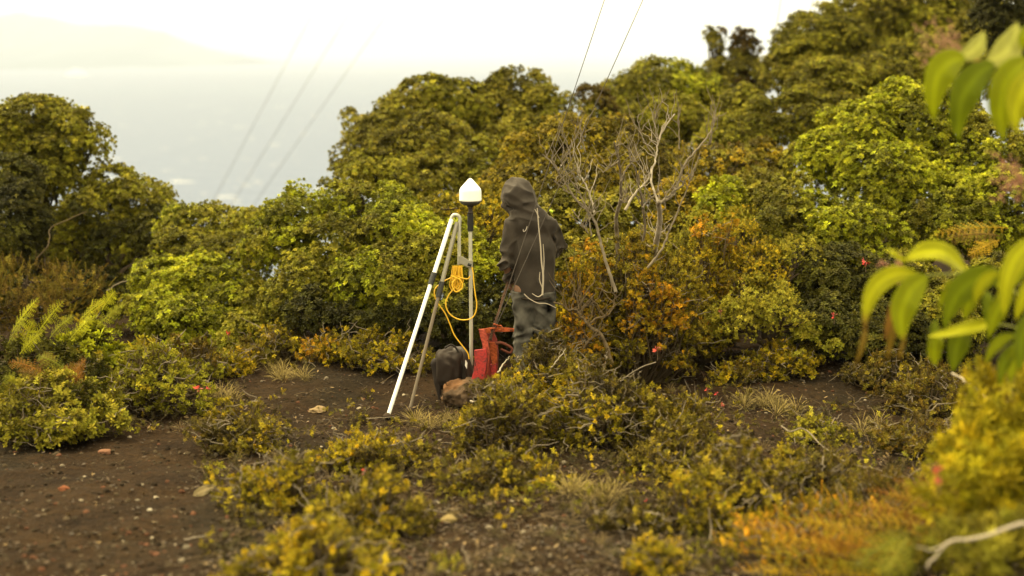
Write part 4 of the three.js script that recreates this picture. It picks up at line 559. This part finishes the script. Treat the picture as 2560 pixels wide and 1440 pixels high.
{ // forked white twig before the person's back
  const t = thing('twig', 'forked whitish dead twig standing before the person\'s back', 'twig', P(1358, 735, 10.4)), tw = (l, r0, r1) => part('branch', new TB().tube(curve(px(l, 10.4), 30), r0, r1, 7).geo(), M.deadwood, t);
  tw([[1356, 738], [1358, 690], [1354, 655], [1352, 620], [1348, 580], [1343, 520]], 0.0075, 0.004); tw([[1347, 545], [1342, 532], [1337, 523]], 0.005, 0.003); tw([[1358, 690], [1360, 650], [1358, 610]], 0.005, 0.0025); tw([[1357, 722], [1349, 700], [1350, 680]], 0.005, 0.0025); tw([[1357, 735], [1346, 742], [1330, 734]], 0.005, 0.003);
  const u = thing('twig', 'pale crooked twig lying across the back of the person\'s trousers', 'twig', P(1340, 748, 10.6)); part('branch', new TB().tube(curve(px([[1310, 735], [1322, 746], [1345, 758], [1366, 759], [1390, 770]], 10.6), 20), 0.0045, 0.003, 6).geo(), M.deadwood, u);
}

// ================================================================ FOREGROUND: ginger leaves, golden bush, ferns, sticks, blossoms, ground litter
const ginger = new THREE.MeshPhysicalMaterial({ color: 0xffffff, vertexColors: true, roughness: 0.8, transmission: 0.45, thickness: 0, side: THREE.DoubleSide, ior: 1.4, specularIntensity: 0.22 });
function bigLeaf(b, c, e, d, w, col, o = {}) {                // a broad ribbed leaf along a bent midrib: base, bend and tip in pixels, depth (or three), width in pixels
  const [d0, d1, d2] = (Array.isArray(d) ? d : [d, d - 0.05, d]).map((q) => q * (o.far ?? 1.3)), A = P(b[0], b[1], d0), C = P(c[0], c[1], d1), E = P(e[0], e[1], d2), n = 22, m = 8, p = [], col3 = [], ix = [], W = 0.86 * w * d1 / FPX, q = new THREE.QuadraticBezierCurve3(A, C, E), face = V(...(o.face ?? [0.15, 0.25, 1])).normalize();
  for (let i = 0; i <= n; i++) {
    const t = i / n, x = q.getPoint(t), T = q.getTangent(t), S = T.clone().cross(face).normalize(), N = S.clone().cross(T), hw = W * 0.5 * Math.pow(Math.sin(Math.PI * clamp(0.03 + 0.97 * Math.pow(t, o.skew ?? 0.85), 0, 1)), 0.8) * (t > 0.9 ? 1 - (t - 0.9) * 3 : 1) + 0.002;
    for (let j = 0; j <= m; j++) { const u = j / m * 2 - 1, z = Math.abs(u) * hw * (o.fold ?? 0.25) + 0.0022 * Math.cos(u * 16) + 0.07 * hw * Math.sin(t * 13 + u * 2 + w); const v = x.clone().addScaledVector(S, u * hw * (1 - 0.1 * Math.abs(o.fold ?? 0.25))).addScaledVector(N, z); p.push(v.x, v.y, v.z); const k = 1 + 0.06 * fbm(v.x * 60, v.y * 60, v.z * 60, 2) + 0.13 * Math.cos(u * 20) + (Math.abs(u) < 0.1 ? 0.3 : 0); const br = o.tipBrown ? sstep(t, 1 - o.tipBrown - 0.1, 1 - o.tipBrown + 0.1) : 0; col3.push(lerp(col[0], 0.2, br) * k, lerp(col[1], 0.1, br) * k, lerp(col[2], 0.02, br) * k); }
  }
  for (let i = 0; i < n; i++) for (let j = 0; j < m; j++) { const a = i * (m + 1) + j; ix.push(a, a + 1, a + m + 1, a + 1, a + m + 2, a + m + 1); }
  const g = new THREE.BufferGeometry(); g.setAttribute('position', new THREE.Float32BufferAttribute(p, 3)); g.setAttribute('color', new THREE.Float32BufferAttribute(col3, 3)); g.setAttribute('uv', new THREE.Float32BufferAttribute(new Float32Array(p.length / 3 * 2), 2)); g.setIndex(ix); g.computeVertexNormals(); return g;
}
const LG = [0.21, 0.235, 0.004], LY = [0.32, 0.32, 0.006], LD = [0.125, 0.155, 0.004], LP = [0.36, 0.36, 0.07], LB = [0.16, 0.10, 0.012];
{
  const t = thing('ginger_plant', 'ginger plant with big drooping bright green leaves at the middle of the right edge', 'plant', P(2600, 1000, 5.6)), L = (...a) => part('leaf', bigLeaf(...a), ginger, t);
  const stem = (l, r = 0.006) => part('stem', new TB().tube(curve(px(l, 5.7), 30), r * 1.3, r * 0.8, 7).geo(), std([0.16, 0.17, 0.02], 0.6), t);
  stem([[2760, 2250], [2700, 1500], [2640, 1060], [2600, 900], [2560, 760], [2480, 690], [2400, 685], [2300, 690]]); stem([[2740, 2250], [2680, 1450], [2620, 1000], [2580, 860], [2540, 820], [2470, 810]], 0.005);
  L([2292, 684], [2160, 668], [2163, 822], [4.3, 4.15, 4.2], 58, LY, { tipBrown: 0.1 }); L([2318, 692], [2228, 745], [2262, 856], [4.25, 4.15, 4.25], 84, LG, { tipBrown: 0.05 }); L([2424, 695], [2350, 585], [2258, 655], [4.35, 4.2, 4.3], 78, LY, { face: [0.1, 0.7, 0.7] }); L([2268, 655], [2240, 640], [2222, 622], 4.3, 16, LY);
  L([2505, 690], [2385, 680], [2362, 825], [4.2, 4.1, 4.25], 84, LD); L([2496, 682], [2438, 700], [2440, 765], [4.15, 4.1, 4.15], 38, LY); L([2585, 600], [2500, 650], [2512, 795], [4.15, 4.05, 4.1], 62, LY); L([2480, 700], [2530, 705], [2575, 640], 4.2, 60, LG);
  L([2500, 800], [2400, 830], [2318, 842], [4.35, 4.3, 4.4], 46, LY, { face: [0, 0.8, 0.6] }); L([2420, 815], [2385, 850], [2384, 930], 4.4, 66, LD); L([2350, 832], [2328, 860], [2340, 915], 4.45, 50, LG); L([2535, 838], [2480, 850], [2466, 910], 4.2, 34, LG); L([2548, 862], [2500, 890], [2500, 965], 4.3, 40, LD); L([2590, 780], [2545, 830], [2550, 930], 4.15, 60, LD); L([2590, 700], [2560, 720], [2540, 800], 4.25, 50, LY); L([2400, 700], [2360, 720], [2348, 770], 4.4, 26, LG); L([2372, 700], [2368, 730], [2378, 770], 4.4, 24, LY);
  L([2450, 720], [2420, 745], [2412, 800], 4.3, 40, LG); L([2470, 730], [2466, 770], [2480, 830], 4.35, 38, LD); L([2530, 720], [2490, 760], [2470, 850], 4.25, 52, LG); L([2580, 830], [2530, 870], [2526, 960], 4.3, 46, LG); L([2340, 800], [2330, 840], [2352, 900], 4.5, 30, LD); L([2165, 815], [2160, 860], [2138, 915], 4.22, 16, LB); L([2300, 700], [2230, 740], [2214, 850], 4.35, 40, LB, { tipBrown: 0.6 }); L([2250, 790], [2225, 830], [2220, 900], 4.4, 22, LB); L([2262, 850], [2252, 870], [2248, 900], 4.28, 12, LB);
}
{
  const t = thing('ginger_plant', 'ginger plant whose broad leaves hang from a pink stem in the top right corner', 'plant', P(2620, 200, 5.4)), L = (...a) => part('leaf', bigLeaf(...a), ginger, t);
  part('stem', new TB().tube(curve(px([[2830, 2200], [2820, 1400], [2790, 700], [2740, 330], [2660, 200], [2600, 165], [2520, 158], [2440, 152], [2395, 142]], 5.45), 60), 0.011, 0.005, 7).geo(), std([0.32, 0.10, 0.045], 0.6), t);
  L([2412, 146], [2318, 150], [2336, 302], [4.15, 4.05, 4.15], 92, LG); L([2484, 160], [2378, 215], [2398, 352], [4.1, 4.0, 4.15], 92, LD); L([2572, 150], [2470, 210], [2512, 352], [4.1, 4, 4.1], 100, LG); L([2600, 180], [2530, 230], [2540, 330], [4.05, 3.95, 4.0], 90, LY);
  L([2400, 142], [2450, 130], [2460, 78], [4.15, 4.2, 4.25], 56, LP, { face: [0.3, 0.3, 1] }); L([2468, 152], [2535, 140], [2543, 55], [4.12, 4.2, 4.25], 84, LP, { face: [0.2, 0.3, 1] }); L([2560, 120], [2556, 90], [2575, 60], 4.2, 40, LG);
}
function inflorescence(label, root, tips, d, col) {           // branched pinkish flower stalks
  const rnd = rng(root[0] + root[1]), t = thing('flower_stalk', label, 'flower stalk', P(root[0], root[1], d), 'pinkish branched flower stalks'), tb = new TB(), bud = [], a = P(root[0], root[1], d);
  for (const [x, y] of tips) { const e = P(x, y, d + (rnd() - 0.5) * 0.1), pts = crooked(a, e, 8, 0.1, rnd); tb.tube(pts, 0.0035, 0.0018, 5); for (let k = 2; k < 9; k++) for (let q = 0; q < 2; q++) { const s = pts[k].clone().addScaledVector(unit(rnd), 0.025); tb.tube([pts[k], pts[k].clone().lerp(s, 0.5), s], 0.0014, 0.001, 4); const b = new THREE.IcosahedronGeometry(0.004, 0); b.translate(s.x, s.y, s.z); bud.push(b); } }
  part('stalk', tb.geo(), std(col, 0.8), t); tag(part('buds', mergeGeometries(bud), std([0.36, 0.2, 0.12], 0.8), t), null, null, null, 'stuff');
}
inflorescence('pinkish branched flower stalk at the tip of the upper ginger stem', [2398, 142], [[2290, 70], [2330, 55], [2380, 60], [2300, 110], [2345, 100], [2290, 135], [2310, 160], [2370, 90]], 5.9, [0.30, 0.17, 0.10]);
inflorescence('pinkish flower stalk at the right edge between the two sets of ginger leaves', [2560, 450], [[2480, 380], [2500, 420], [2470, 450], [2510, 470], [2530, 400], [2540, 500], [2490, 500]], 5.9, [0.30, 0.14, 0.09]);
inflorescence('short pinkish flower stalk behind the left end of the lower ginger leaves', [2262, 680], [[2205, 658], [2230, 690], [2240, 640], [2215, 676], [2238, 705]], 5.9, [0.30, 0.13, 0.09]);
{ // golden bush close by at the right edge
  const gold = [[0.25, 0.20, 0.006], [0.36, 0.285, 0.008], [0.46, 0.36, 0.010], [0.22, 0.19, 0.008]];
  bush('bush', 'golden yellow bush of narrow upright leaves close by at the lower right edge', 'bush', { seed: 301, tones: gold, tips: TONE.bright, tipAt: 0.45, clump: 0.13, size: 0.85, geo: [GEO.spiky, GEO.spiky], mat: M.heath, stub: false, fill: 1, deep: 1, under: -0.8, density: 1.1, lobes: [[2520, 1040, 75, 90, 6.1], [2480, 1170, 95, 80, 6], [2420, 1250, 85, 75, 5.8], [2540, 1260, 110, 100, 5.8], [2560, 1120, 90, 110, 6.1]] });
  bush('bush', 'shaded green tuft of narrow leaves under the white branch in the corner', 'bush', { seed: 302, tones: TONE.olive, tips: TONE.laurel, tipAt: 0.1, clump: 0.13, size: 0.85, geo: [GEO.spiky, GEO.spiky], mat: M.heath, stub: false, deep: 1, under: -0.8, lobes: [[2440, 1410, 90, 60, 5.4], [2550, 1420, 80, 60, 5.3]] });
}
const fernMat = leafMat({ vertexColors: true, transmission: 0.3, specularIntensity: 0.3 });
function fern(label, base, fronds, d, W, cols, more) {       // fronds: [base x, y, tip x, y, lift in pixels]
  const rnd = rng(base[0] * 7 + base[1]), t = thing('fern', label, 'fern', P(base[0], base[1], d));
  fronds.flatMap((f) => more ? [f, [f[0] + 15, f[1] + 25, f[2] + 25 + rnd() * 30, f[3] + 30 * rnd(), f[4] * 0.8, f[5]], [f[0] + 25, f[1] + 5, f[2] + 55 + rnd() * 30, f[3] - 6 + 30 * rnd(), f[4] * 0.9, f[5]]] : [f]).forEach(([x0, y0, x1, y1, lift, w], fi) => {
    const dd = d + (rnd() - 0.5) * 0.3, A = P(x0, y0, dd), E = P(x1, y1, dd - 0.05 + (rnd() - 0.5) * 0.2), C = A.clone().lerp(E, 0.55).add(V(0, (lift ?? 20) * d / FPX, 0.02)), q = new THREE.QuadraticBezierCurve3(A, C, E), n = 13, leaves = [], nrm = V((rnd() - 0.5) * 0.6, 0.75, 0.55 + rnd() * 0.3).normalize(), hw = (w ?? W) * d / FPX * 0.55;
    for (let i = 1; i <= n; i++) { const u = i / n, p = q.getPoint(u), T = q.getTangent(u), S = T.clone().cross(nrm).normalize(), len = hw * Math.pow(Math.sin(Math.PI * (0.12 + 0.86 * u)), 0.8); for (const s of [-1, 1]) { const pl = len * (0.75 + rnd() * 0.45), dir = S.clone().multiplyScalar(s).addScaledVector(T, 0.35 + rnd() * 0.45).addScaledVector(nrm, (rnd() - 0.5) * 0.5).addScaledVector(V(0, -1, 0), 0.15 + rnd() * 0.2).normalize(), side = T.clone().multiplyScalar(s); for (let k = 0; k < 5; k++) { const bp = p.clone().addScaledVector(dir, pl * k / 5); for (const e of [-1, 1]) leaves.push({ base: bp, dir: dir.clone().multiplyScalar(0.8).addScaledVector(T, e * 0.8).normalize(), side: T.clone().cross(dir).cross(dir).normalize(), len: len * 0.24 * (1 - k / 7), wid: len * 0.15, bend: 0.1, fold: 0.1, seg: 2, prof: () => 1 }); } } }
    const tb = new TB().tube(q.getPoints(14), 0.0035, 0.0012, 5), col = cols[fi % cols.length], g = mergeGeometries([leafGeo(leaves), tb.geo()]);
    part('frond', tint(g, (x, y, z) => { const k = 1 + 0.35 * noise3(x * 40, y * 40, z * 40); return col.map((v) => v * k); }), fernMat, t);
  });
}

const FY = [0.36, 0.35, 0.010], FG = [0.13, 0.13, 0.008], FO = [0.32, 0.20, 0.010], FR = [0.22, 0.095, 0.012], FB = [0.13, 0.075, 0.014];
fern('cluster of bright yellow-green fern fronds arching out of the rusty thicket', [130, 850], [[30, 830, 98, 744, 10], [90, 840, 160, 752, 10], [125, 845, 186, 790, 14], [175, 850, 236, 794, 14], [50, 885, 106, 831, 10], [240, 820, 310, 762, 10], [255, 775, 288, 728, 6], [60, 870, 86, 800, 10], [20, 860, 70, 790, 10], [200, 800, 262, 752, 8]], 9.9, 50, [FY, FY, [0.2, 0.2, 0.008]]);
fern('large golden fern with drooping fronds at the lower right', [2120, 1440], [[2180, 1400, 1835, 1312, 45], [2200, 1420, 1845, 1372, 40], [2150, 1450, 1850, 1432, 35], [2250, 1390, 1930, 1290, 40], [2240, 1420, 1990, 1405, 40], [2260, 1400, 2020, 1360, 40], [2100, 1470, 1900, 1460, 30], [2220, 1450, 2010, 1440, 30], [2050, 1450, 1800, 1420, 30]], 6.4, 75, [[0.31, 0.16, 0.010], [0.36, 0.23, 0.010], FR, FB, [0.24, 0.19, 0.009]], true);
fern('rust-brown withered fern between the golden fern and the golden bush', [2300, 1400], [[2330, 1330, 2010, 1295, 45], [2350, 1320, 2090, 1265, 40], [2360, 1300, 2160, 1225, 35], [2380, 1290, 2230, 1195, 20], [2350, 1350, 2120, 1330, 35], [2380, 1340, 2200, 1290, 30], [2390, 1270, 2290, 1190, 15], [2370, 1360, 2220, 1360, 25], [2320, 1370, 2060, 1340, 30]], 6.6, 70, [FR, FB, FO], true);
fern('green comb-like fern frond hanging at the bottom beside the withered one', [2260, 1420], [[2280, 1330, 2130, 1425, 30, 110], [2270, 1345, 2210, 1450, 20, 100], [2290, 1340, 2260, 1450, 10, 90]], 5.5, 100, [FG, [0.16, 0.15, 0.01]]);
fern('rust and olive bracken below the bright fronds', [100, 960], [[120, 940, 20, 905, 20], [150, 960, 40, 930, 20], [170, 930, 90, 890, 20], [180, 960, 215, 900, 20], [90, 950, 130, 880, 15], [60, 980, 10, 940, 15], [220, 970, 160, 915, 15]], 9.8, 52, [FR, FB, FG]);
fern('orange-brown bracken spray hanging over the dark slope bush', [2500, 560], [[2520, 570, 2330, 590, 20], [2500, 590, 2360, 600, 20], [2480, 570, 2400, 575, 14], [2500, 600, 2420, 640, 10]], 8.5, 60, [FO, FB, FG]);
{ // loose sticks
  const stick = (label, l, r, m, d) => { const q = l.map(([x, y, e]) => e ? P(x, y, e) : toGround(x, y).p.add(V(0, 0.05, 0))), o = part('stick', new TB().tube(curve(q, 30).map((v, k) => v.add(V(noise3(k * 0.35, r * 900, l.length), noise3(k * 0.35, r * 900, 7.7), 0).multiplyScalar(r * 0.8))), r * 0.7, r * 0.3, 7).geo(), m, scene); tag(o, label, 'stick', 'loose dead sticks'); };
  stick('thick whitish branch in the lower right corner under the golden bush', [[2620, 1300, 5], [2555, 1312, 5], [2480, 1338, 5.05], [2410, 1350, 5.1], [2365, 1357, 5.1], [2338, 1385, 5.1], [2322, 1420, 5.1]], 0.012, M.deadwood); stick('thin pale side twig off the thick whitish corner branch', [[2370, 1356, 5.1], [2330, 1375, 5.1], [2290, 1365, 5.1]], 0.005, M.deadwood);
  stick('long pale crooked stick lying over grey-green shrubs on the right', [[1955, 1064], [1975, 1080], [2005, 1072], [2060, 1118], [2120, 1158], [2190, 1172], [2260, 1208]].map(([x, y]) => [x, y, 8.9 - (y - 1060) * 0.006]), 0.008, M.barkPale);
  stick('straight pale stick under the lower ginger leaves', [[2380, 932, 7], [2425, 962, 6.9], [2468, 992, 6.8]], 0.008, M.deadwood); stick('short pale stick poking out above the golden fern', [[1975, 1255, 7], [2010, 1280, 6.9], [2065, 1306, 6.8]], 0.007, M.barkPale); stick('pale stake slanting up from the bottom edge', [[1188, 1455, 6.4], [1172, 1410, 6.5], [1156, 1370, 6.6]], 0.008, M.barkPale);
  stick('curved pale stem bending out of the soil near the golden fern', [[1700, 1402, 6.9], [1745, 1385, 6.9], [1772, 1350, 6.95], [1780, 1310, 7], [1772, 1270, 7]], 0.014, M.barkPale); stick('white bent twig beside the red rock', [[1176, 1004, 9.7], [1205, 1002, 9.7], [1226, 985, 9.75], [1234, 965, 9.8], [1231, 952, 9.85]], 0.012, M.deadwood); stick('dark straight twig lying near the tripod foot', [[915, 1062], [960, 1061], [1000, 1058]], 0.006, M.barkPale);  // the last stick here stands in for the shadow line at the tripod foot
  stick('thin pale twig lying on the bare soil', [[460, 1372], [500, 1366], [530, 1358]], 0.004, M.deadwood);
  stick('pale stick leaning through the shrub before the person\'s legs', [[1245, 930, 10], [1262, 905, 10.1], [1275, 890, 10.1]], 0.009, M.deadwood); stick('grey stick slanting through the twiggy olive shrub', [[1375, 925, 9.9], [1395, 898, 9.9], [1415, 870, 9.9]], 0.008, M.deadwood); stick('bare pale branch low in the heath shrub', [[1640, 905, 9.9], [1600, 920, 9.85], [1560, 945, 9.8], [1530, 950, 9.8]], 0.007, M.barkPale); stick('grey fork low in the heath shrub', [[1515, 880, 9.9], [1512, 920, 9.85], [1500, 960, 9.8]], 0.012, M.barkPale);
  stick('bare arching stem against the dark hollow at the left', [[265, 728, 13.2], [300, 708, 13.2], [335, 698, 13.3], [350, 697, 13.4]], 0.012, M.barkPale); stick('bent bare limb under the round-headed left bush', [[90, 650, 13.9], [122, 610, 13.9], [125, 575, 14], [170, 548, 14.1], [215, 530, 14.2]], 0.012, M.twig);
}
{ // red blossoms
  const rnd = rng(77), cols = [[0.42, 0.014, 0.008], [0.36, 0.035, 0.014]];
  const bloom = (label, x, y, d, r) => { const c = d ? P(x, y, d) : toGround(x, y).p.add(V(0, 0.05, 0)), t = thing('red_blossom', label, 'flower', c, 'small red blossoms'), R0 = r * (d ?? 10) / FPX; const pet = []; for (let i = 0; i < 12; i++) { const u = unit(rnd).add(V(0, 0.4, 0)).normalize(); pet.push({ base: u.clone().multiplyScalar(R0 * 0.1), dir: u, side: V(u.y, -u.x, 0.3).cross(u).normalize(), len: R0 * (0.7 + rnd() * 0.5), wid: R0 * 0.6, bend: 0.3, fold: 0.2 }); } part('petals', leafGeo(pet).translate(c.x, c.y, c.z), leafMat({ color: new THREE.Color().setRGB(...cols[Math.floor(rnd() * 2)]), transmission: 0.2 }), t); part('stalk', rod(c, c.clone().add(V(0.005, -R0 * 2, 0)), 0.003, 0.003, 5), M.twig, t); };
  bloom('red blossom at the soil edge by the left shrubs, larger of the pair', 496, 972, 9.9, 13); bloom('small red blossom just right of the larger one at the soil edge', 522, 972, 9.9, 8); bloom('red blossom on the dark slope bush', 2164, 655, 11.0, 13); bloom('red blossom low in the big heath shrub', 1643, 876, 9.8, 13); bloom('bright red blossom spike beside the golden bush', 2346, 1172, 5.2, 18); bloom('lower red bloom of the spike beside the golden bush', 2347, 1202, 5.2, 16); bloom('left red blossom of three right of the tangled shrub', 1768, 975, 9.6, 7); bloom('middle red blossom of three right of the tangled shrub', 1792, 985, 9.6, 7); bloom('lowest red blossom of three right of the tangled shrub', 1806, 1012, 9.5, 8); bloom('faint red blossom in the brown dry shrub', 570, 835, 11, 8); bloom('reddish blossom at the right side of the heath shrub', 1800, 780, 10.3, 8); bloom('reddish dead flower on the dark slope bush', 2085, 790, 11, 10); bloom('orange-red bud in the yellow shrub near the bare soil', 640, 1172, 8, 8); bloom('reddish bud among the brightest yellow shrub', 910, 1178, 7.8, 9);
  for (const [x, y, l] of [[1250, 1224, 'orange-red seedling below the low yellow shrub'], [1620, 1254, 'orange-red seedling on the dark soil near the bottom'], [980, 1360, 'orange-red seedling right of the bottom golden shrub'], [1585, 1168, 'pinkish seedling among sparse tiers']]) bloom(l, x, y, toGround(x, y).d - 0.05, 10);
}
{ // fallen leaf, stones, litter
  const g = toGround(512, 1230).p, lf = bigLeaf([484, 1240], [512, 1222], [540, 1216], toGround(512, 1230).d - 0.06, 26, [0.36, 0.28, 0.14], { far: 1 }); const m = part('fallen_leaf', lf, fernMat, scene); tag(m, 'single pale dry leaf lying on the bare soil', 'fallen leaf');
  const rnd = rng(88), stone = (label, x, y, r, col) => { const q = toGround(x, y), R0 = r / q.s, c = q.p.clone(); const gg = new THREE.IcosahedronGeometry(R0, 3), pp = gg.attributes.position; for (let i = 0; i < pp.count; i++) { const v = V().fromBufferAttribute(pp, i), k = 0.85 + 0.3 * noise3(v.x / R0 * 1.3 + x, v.y / R0 * 1.3, v.z / R0 * 1.3) + 0.1 * noise3(v.x / R0 * 4, v.y / R0 * 4, v.z / R0 * 4 + y); pp.setXYZ(i, v.x * k * 1.2, v.y * k * 0.6, v.z * k); } gg.computeVertexNormals(); gg.translate(c.x, c.y + R0 * 0.2, c.z); tag(part('stone', gg, std(col, 0.95), scene), label, 'stone', 'stones on the soil'); };
  stone('pale tan stone on the soil left of the tripod foot', 797, 1030, 20, [0.20, 0.14, 0.075]); stone('reddish stone at the left of the bare soil', 160, 1224, 13, [0.16, 0.06, 0.03]); stone('flat reddish stone on the bare soil near the feathery shrub', 262, 1134, 16, [0.15, 0.075, 0.045]); stone('tan stone on the dark soil near the bottom middle', 1125, 1305, 22, [0.19, 0.14, 0.06]); stone('grey-brown stone below the low yellow shrub', 1230, 1262, 16, [0.13, 0.095, 0.06]); stone('tiny pale stone on the bare soil', 375, 1276, 7, [0.3, 0.26, 0.2]); stone('pale stone at the edge of the left shrubs', 390, 1032, 14, [0.2, 0.14, 0.085]); stone('dark stone at the foot of the white leg', 1005, 1015, 7, [0.05, 0.035, 0.025]);
  // pebbles, dead leaves and twigs too many to count
  const peb = new Scatter(), dead = new Scatter(), tw = new TB(), tuft = new Scatter(), low = new Scatter();
  const pg = new THREE.IcosahedronGeometry(1, 1); { const pp = pg.attributes.position; for (let i = 0; i < pp.count; i++) { const k = 0.8 + 0.4 * hash(Math.round(pp.getX(i) * 50), Math.round(pp.getY(i) * 50), Math.round(pp.getZ(i) * 50)); pp.setXYZ(i, pp.getX(i) * k, pp.getY(i) * k * 0.7, pp.getZ(i) * k); } pg.computeVertexNormals(); }
  for (let i = 0; i < 30000; i++) { const x = rnd() * 2760 - 100, y = 880 + Math.pow(rnd(), 0.8) * 580, q = toGround(x, y).p; q.y = groundY(q.x, q.z); const s = 0.0025 + Math.pow(rnd(), 9) * 0.018, k = 0.6 + rnd() * 0.9, r = rnd(); peb.add(q, V(0, 1, 0).addScaledVector(unit(rnd), 0.5).normalize(), s, r < 0.1 ? [0.07 * k, 0.032 * k, 0.018 * k] : r < 0.15 ? [0.17 * k, 0.14 * k, 0.10 * k] : r < 0.5 ? [0.045 * k, 0.033 * k, 0.02 * k] : [0.022 * k, 0.015 * k, 0.009 * k], rnd); }
  const dl = leafGeo([{ base: V(-0.5, 0, 0), dir: V(1, 0, 0), side: V(0, 0, 1), len: 1, wid: 0.42, bend: -0.5, fold: 0.35 }]);
  const bare = (x, y) => x < 560 - (1440 - y) * 0.1 + 60 * noise3(y * 0.01, 1, 1) && y > 1085 ? 1 : (Math.abs(x - 900) < 280 && Math.abs(y - 985) < 55) ? 0.75 : (Math.abs(x - 2080) < 160 && Math.abs(y - 985) < 35) ? 0.85 : 0;
  for (let i = 0; i < 9000; i++) { const x = rnd() * 2760 - 100, y = 890 + Math.pow(rnd(), 0.8) * 570, open = bare(x, y); if (rnd() < open * 0.85) continue; const q = toGround(x, y).p; q.y = groundY(q.x, q.z) + 0.006; const k = 0.5 + rnd(); dead.add(q, V(0, 1, 0).addScaledVector(unit(rnd), 0.6).normalize(), 0.018 + rnd() * 0.03, rnd() < 0.2 ? [0.14 * k, 0.09 * k, 0.035 * k] : [0.05 * k, 0.031 * k, 0.016 * k], rnd); }
  for (let i = 0; i < 2000; i++) { const x = rnd() * 2760 - 100, y = 900 + Math.pow(rnd(), 0.8) * 560; if (rnd() < bare(x, y)) continue; const q = toGround(x, y).p; q.y = groundY(q.x, q.z) + 0.004; const a = rnd() * 6.28, L = 0.06 + Math.pow(rnd(), 3) * 0.25, e = q.clone().add(V(Math.cos(a) * L, rnd() * rnd() * 0.12, Math.sin(a) * L)); e.y = Math.max(e.y, groundY(e.x, e.z) + 0.004); tw.tube(crooked(q, e, 5, 0.3, rnd), 0.0022 + rnd() * 0.0022, 0.0012, 4); }
  const blade = leafGeo(Array.from({ length: 26 }, (_, i) => { const a = i * 2.4, el = 1.45 - 0.9 * ((i * 7) % 26) / 26; return { base: V(Math.cos(a) * 0.01, 0, Math.sin(a) * 0.01), dir: V(Math.cos(a) * Math.cos(el), Math.sin(el), Math.sin(a) * Math.cos(el)), side: V(-Math.sin(a), 0, Math.cos(a)), len: 0.09 + 0.07 * ((i * 5) % 11) / 11, wid: 0.0035, bend: 0.7, fold: 0.1 }; }));
  const spots = [[680, 935], [660, 915], [1930, 1015], [1890, 1010], [1960, 1030], [2180, 1075], [2120, 1230], [1990, 1200], [2080, 1260], [1120, 1060], [1050, 1065], [740, 950], [560, 1000], [2240, 1110], [2300, 1100], [1500, 1260], [1420, 1240]];
  for (const [x, y] of spots) for (let k = 0; k < 7; k++) { const q = toGround(x + (rnd() - 0.5) * 70, y + (rnd() - 0.5) * 26).p; q.y = groundY(q.x, q.z) - 0.005; const v = 0.7 + rnd() * 0.6; tuft.add(q, V(0, 1, 0).addScaledVector(unit(rnd), 0.2).normalize(), 0.7 + rnd() * 0.7, [0.20 * v, 0.15 * v, 0.05 * v], rnd); }
  for (let i = 0; i < 500; i++) { const x = rnd() * 2700, y = 900 + Math.pow(rnd(), 0.8) * 560; if (rnd() < bare(x, y) * 1.2) continue; const q = toGround(x, y).p; q.y = groundY(q.x, q.z) - 0.005; const v = 0.6 + rnd() * 0.6; tuft.add(q, V(0, 1, 0).addScaledVector(unit(rnd), 0.25).normalize(), 0.35 + rnd() * 0.5, rnd() < 0.5 ? [0.16 * v, 0.115 * v, 0.05 * v] : [0.09 * v, 0.08 * v, 0.03 * v], rnd); }
  for (let i = 0; i < 3000; i++) { const x = rnd() * 2760 - 100, y = 890 + Math.pow(rnd(), 0.8) * 570; if (rnd() < bare(x, y) * 1.15 || noise3(x * 0.008, y * 0.016, 3) < -0.25 + 0.3 * Math.max(0, (700 - x) / 400) + 0.5 * sstep(y, 1230, 1400) * (x > 950 && x < 1750 ? 1 : 0)) continue; const q = toGround(x, y).p; q.y = groundY(q.x, q.z); const n = 2 + Math.floor(rnd() * 6), warm = rnd(); for (let k = 0; k < n; k++) { const p = q.clone().add(V((rnd() - 0.5) * 0.1, rnd() * 0.07, (rnd() - 0.5) * 0.1)); low.add(p, unit(rnd).add(V(0, 0.7, 0)).normalize(), 0.6 + rnd() * 0.5, tone(warm < 0.07 ? TONE.gold : warm < 0.32 ? TONE.heath : warm < 0.45 ? TONE.olive : TONE.dry, p, rnd, 5), rnd); } }
  const S = (sc, n, geo, mat, label, cat) => Object.assign(sc.build(n, geo, mat, scene).userData, { label, category: cat });
  S(peb, 'gravel', pg, std(0xffffff, 0.95), 'small dark and reddish pebbles strewn over the soil', 'gravel'); S(dead, 'litter', dl, fernMat2(), 'dry brown leaf litter scattered between the low shrubs', 'leaf litter'); S(tuft, 'grass', blade, M.heath, 'tufts of straw-coloured dry grass between the low shrubs', 'grass'); S(low, 'undergrowth', GEO.sprig, M.heath, 'ankle-high olive and golden sprigs between the low shrubs', 'undergrowth');
  tag(part('debris', tw.geo(), M.twig, scene), 'thin dead twigs strewn over the soil between the shrubs', 'twig litter', null, 'stuff');
}
function fernMat2() { return leafMat({ transmission: 0.1 }); }
renderer.render(scene, camera);
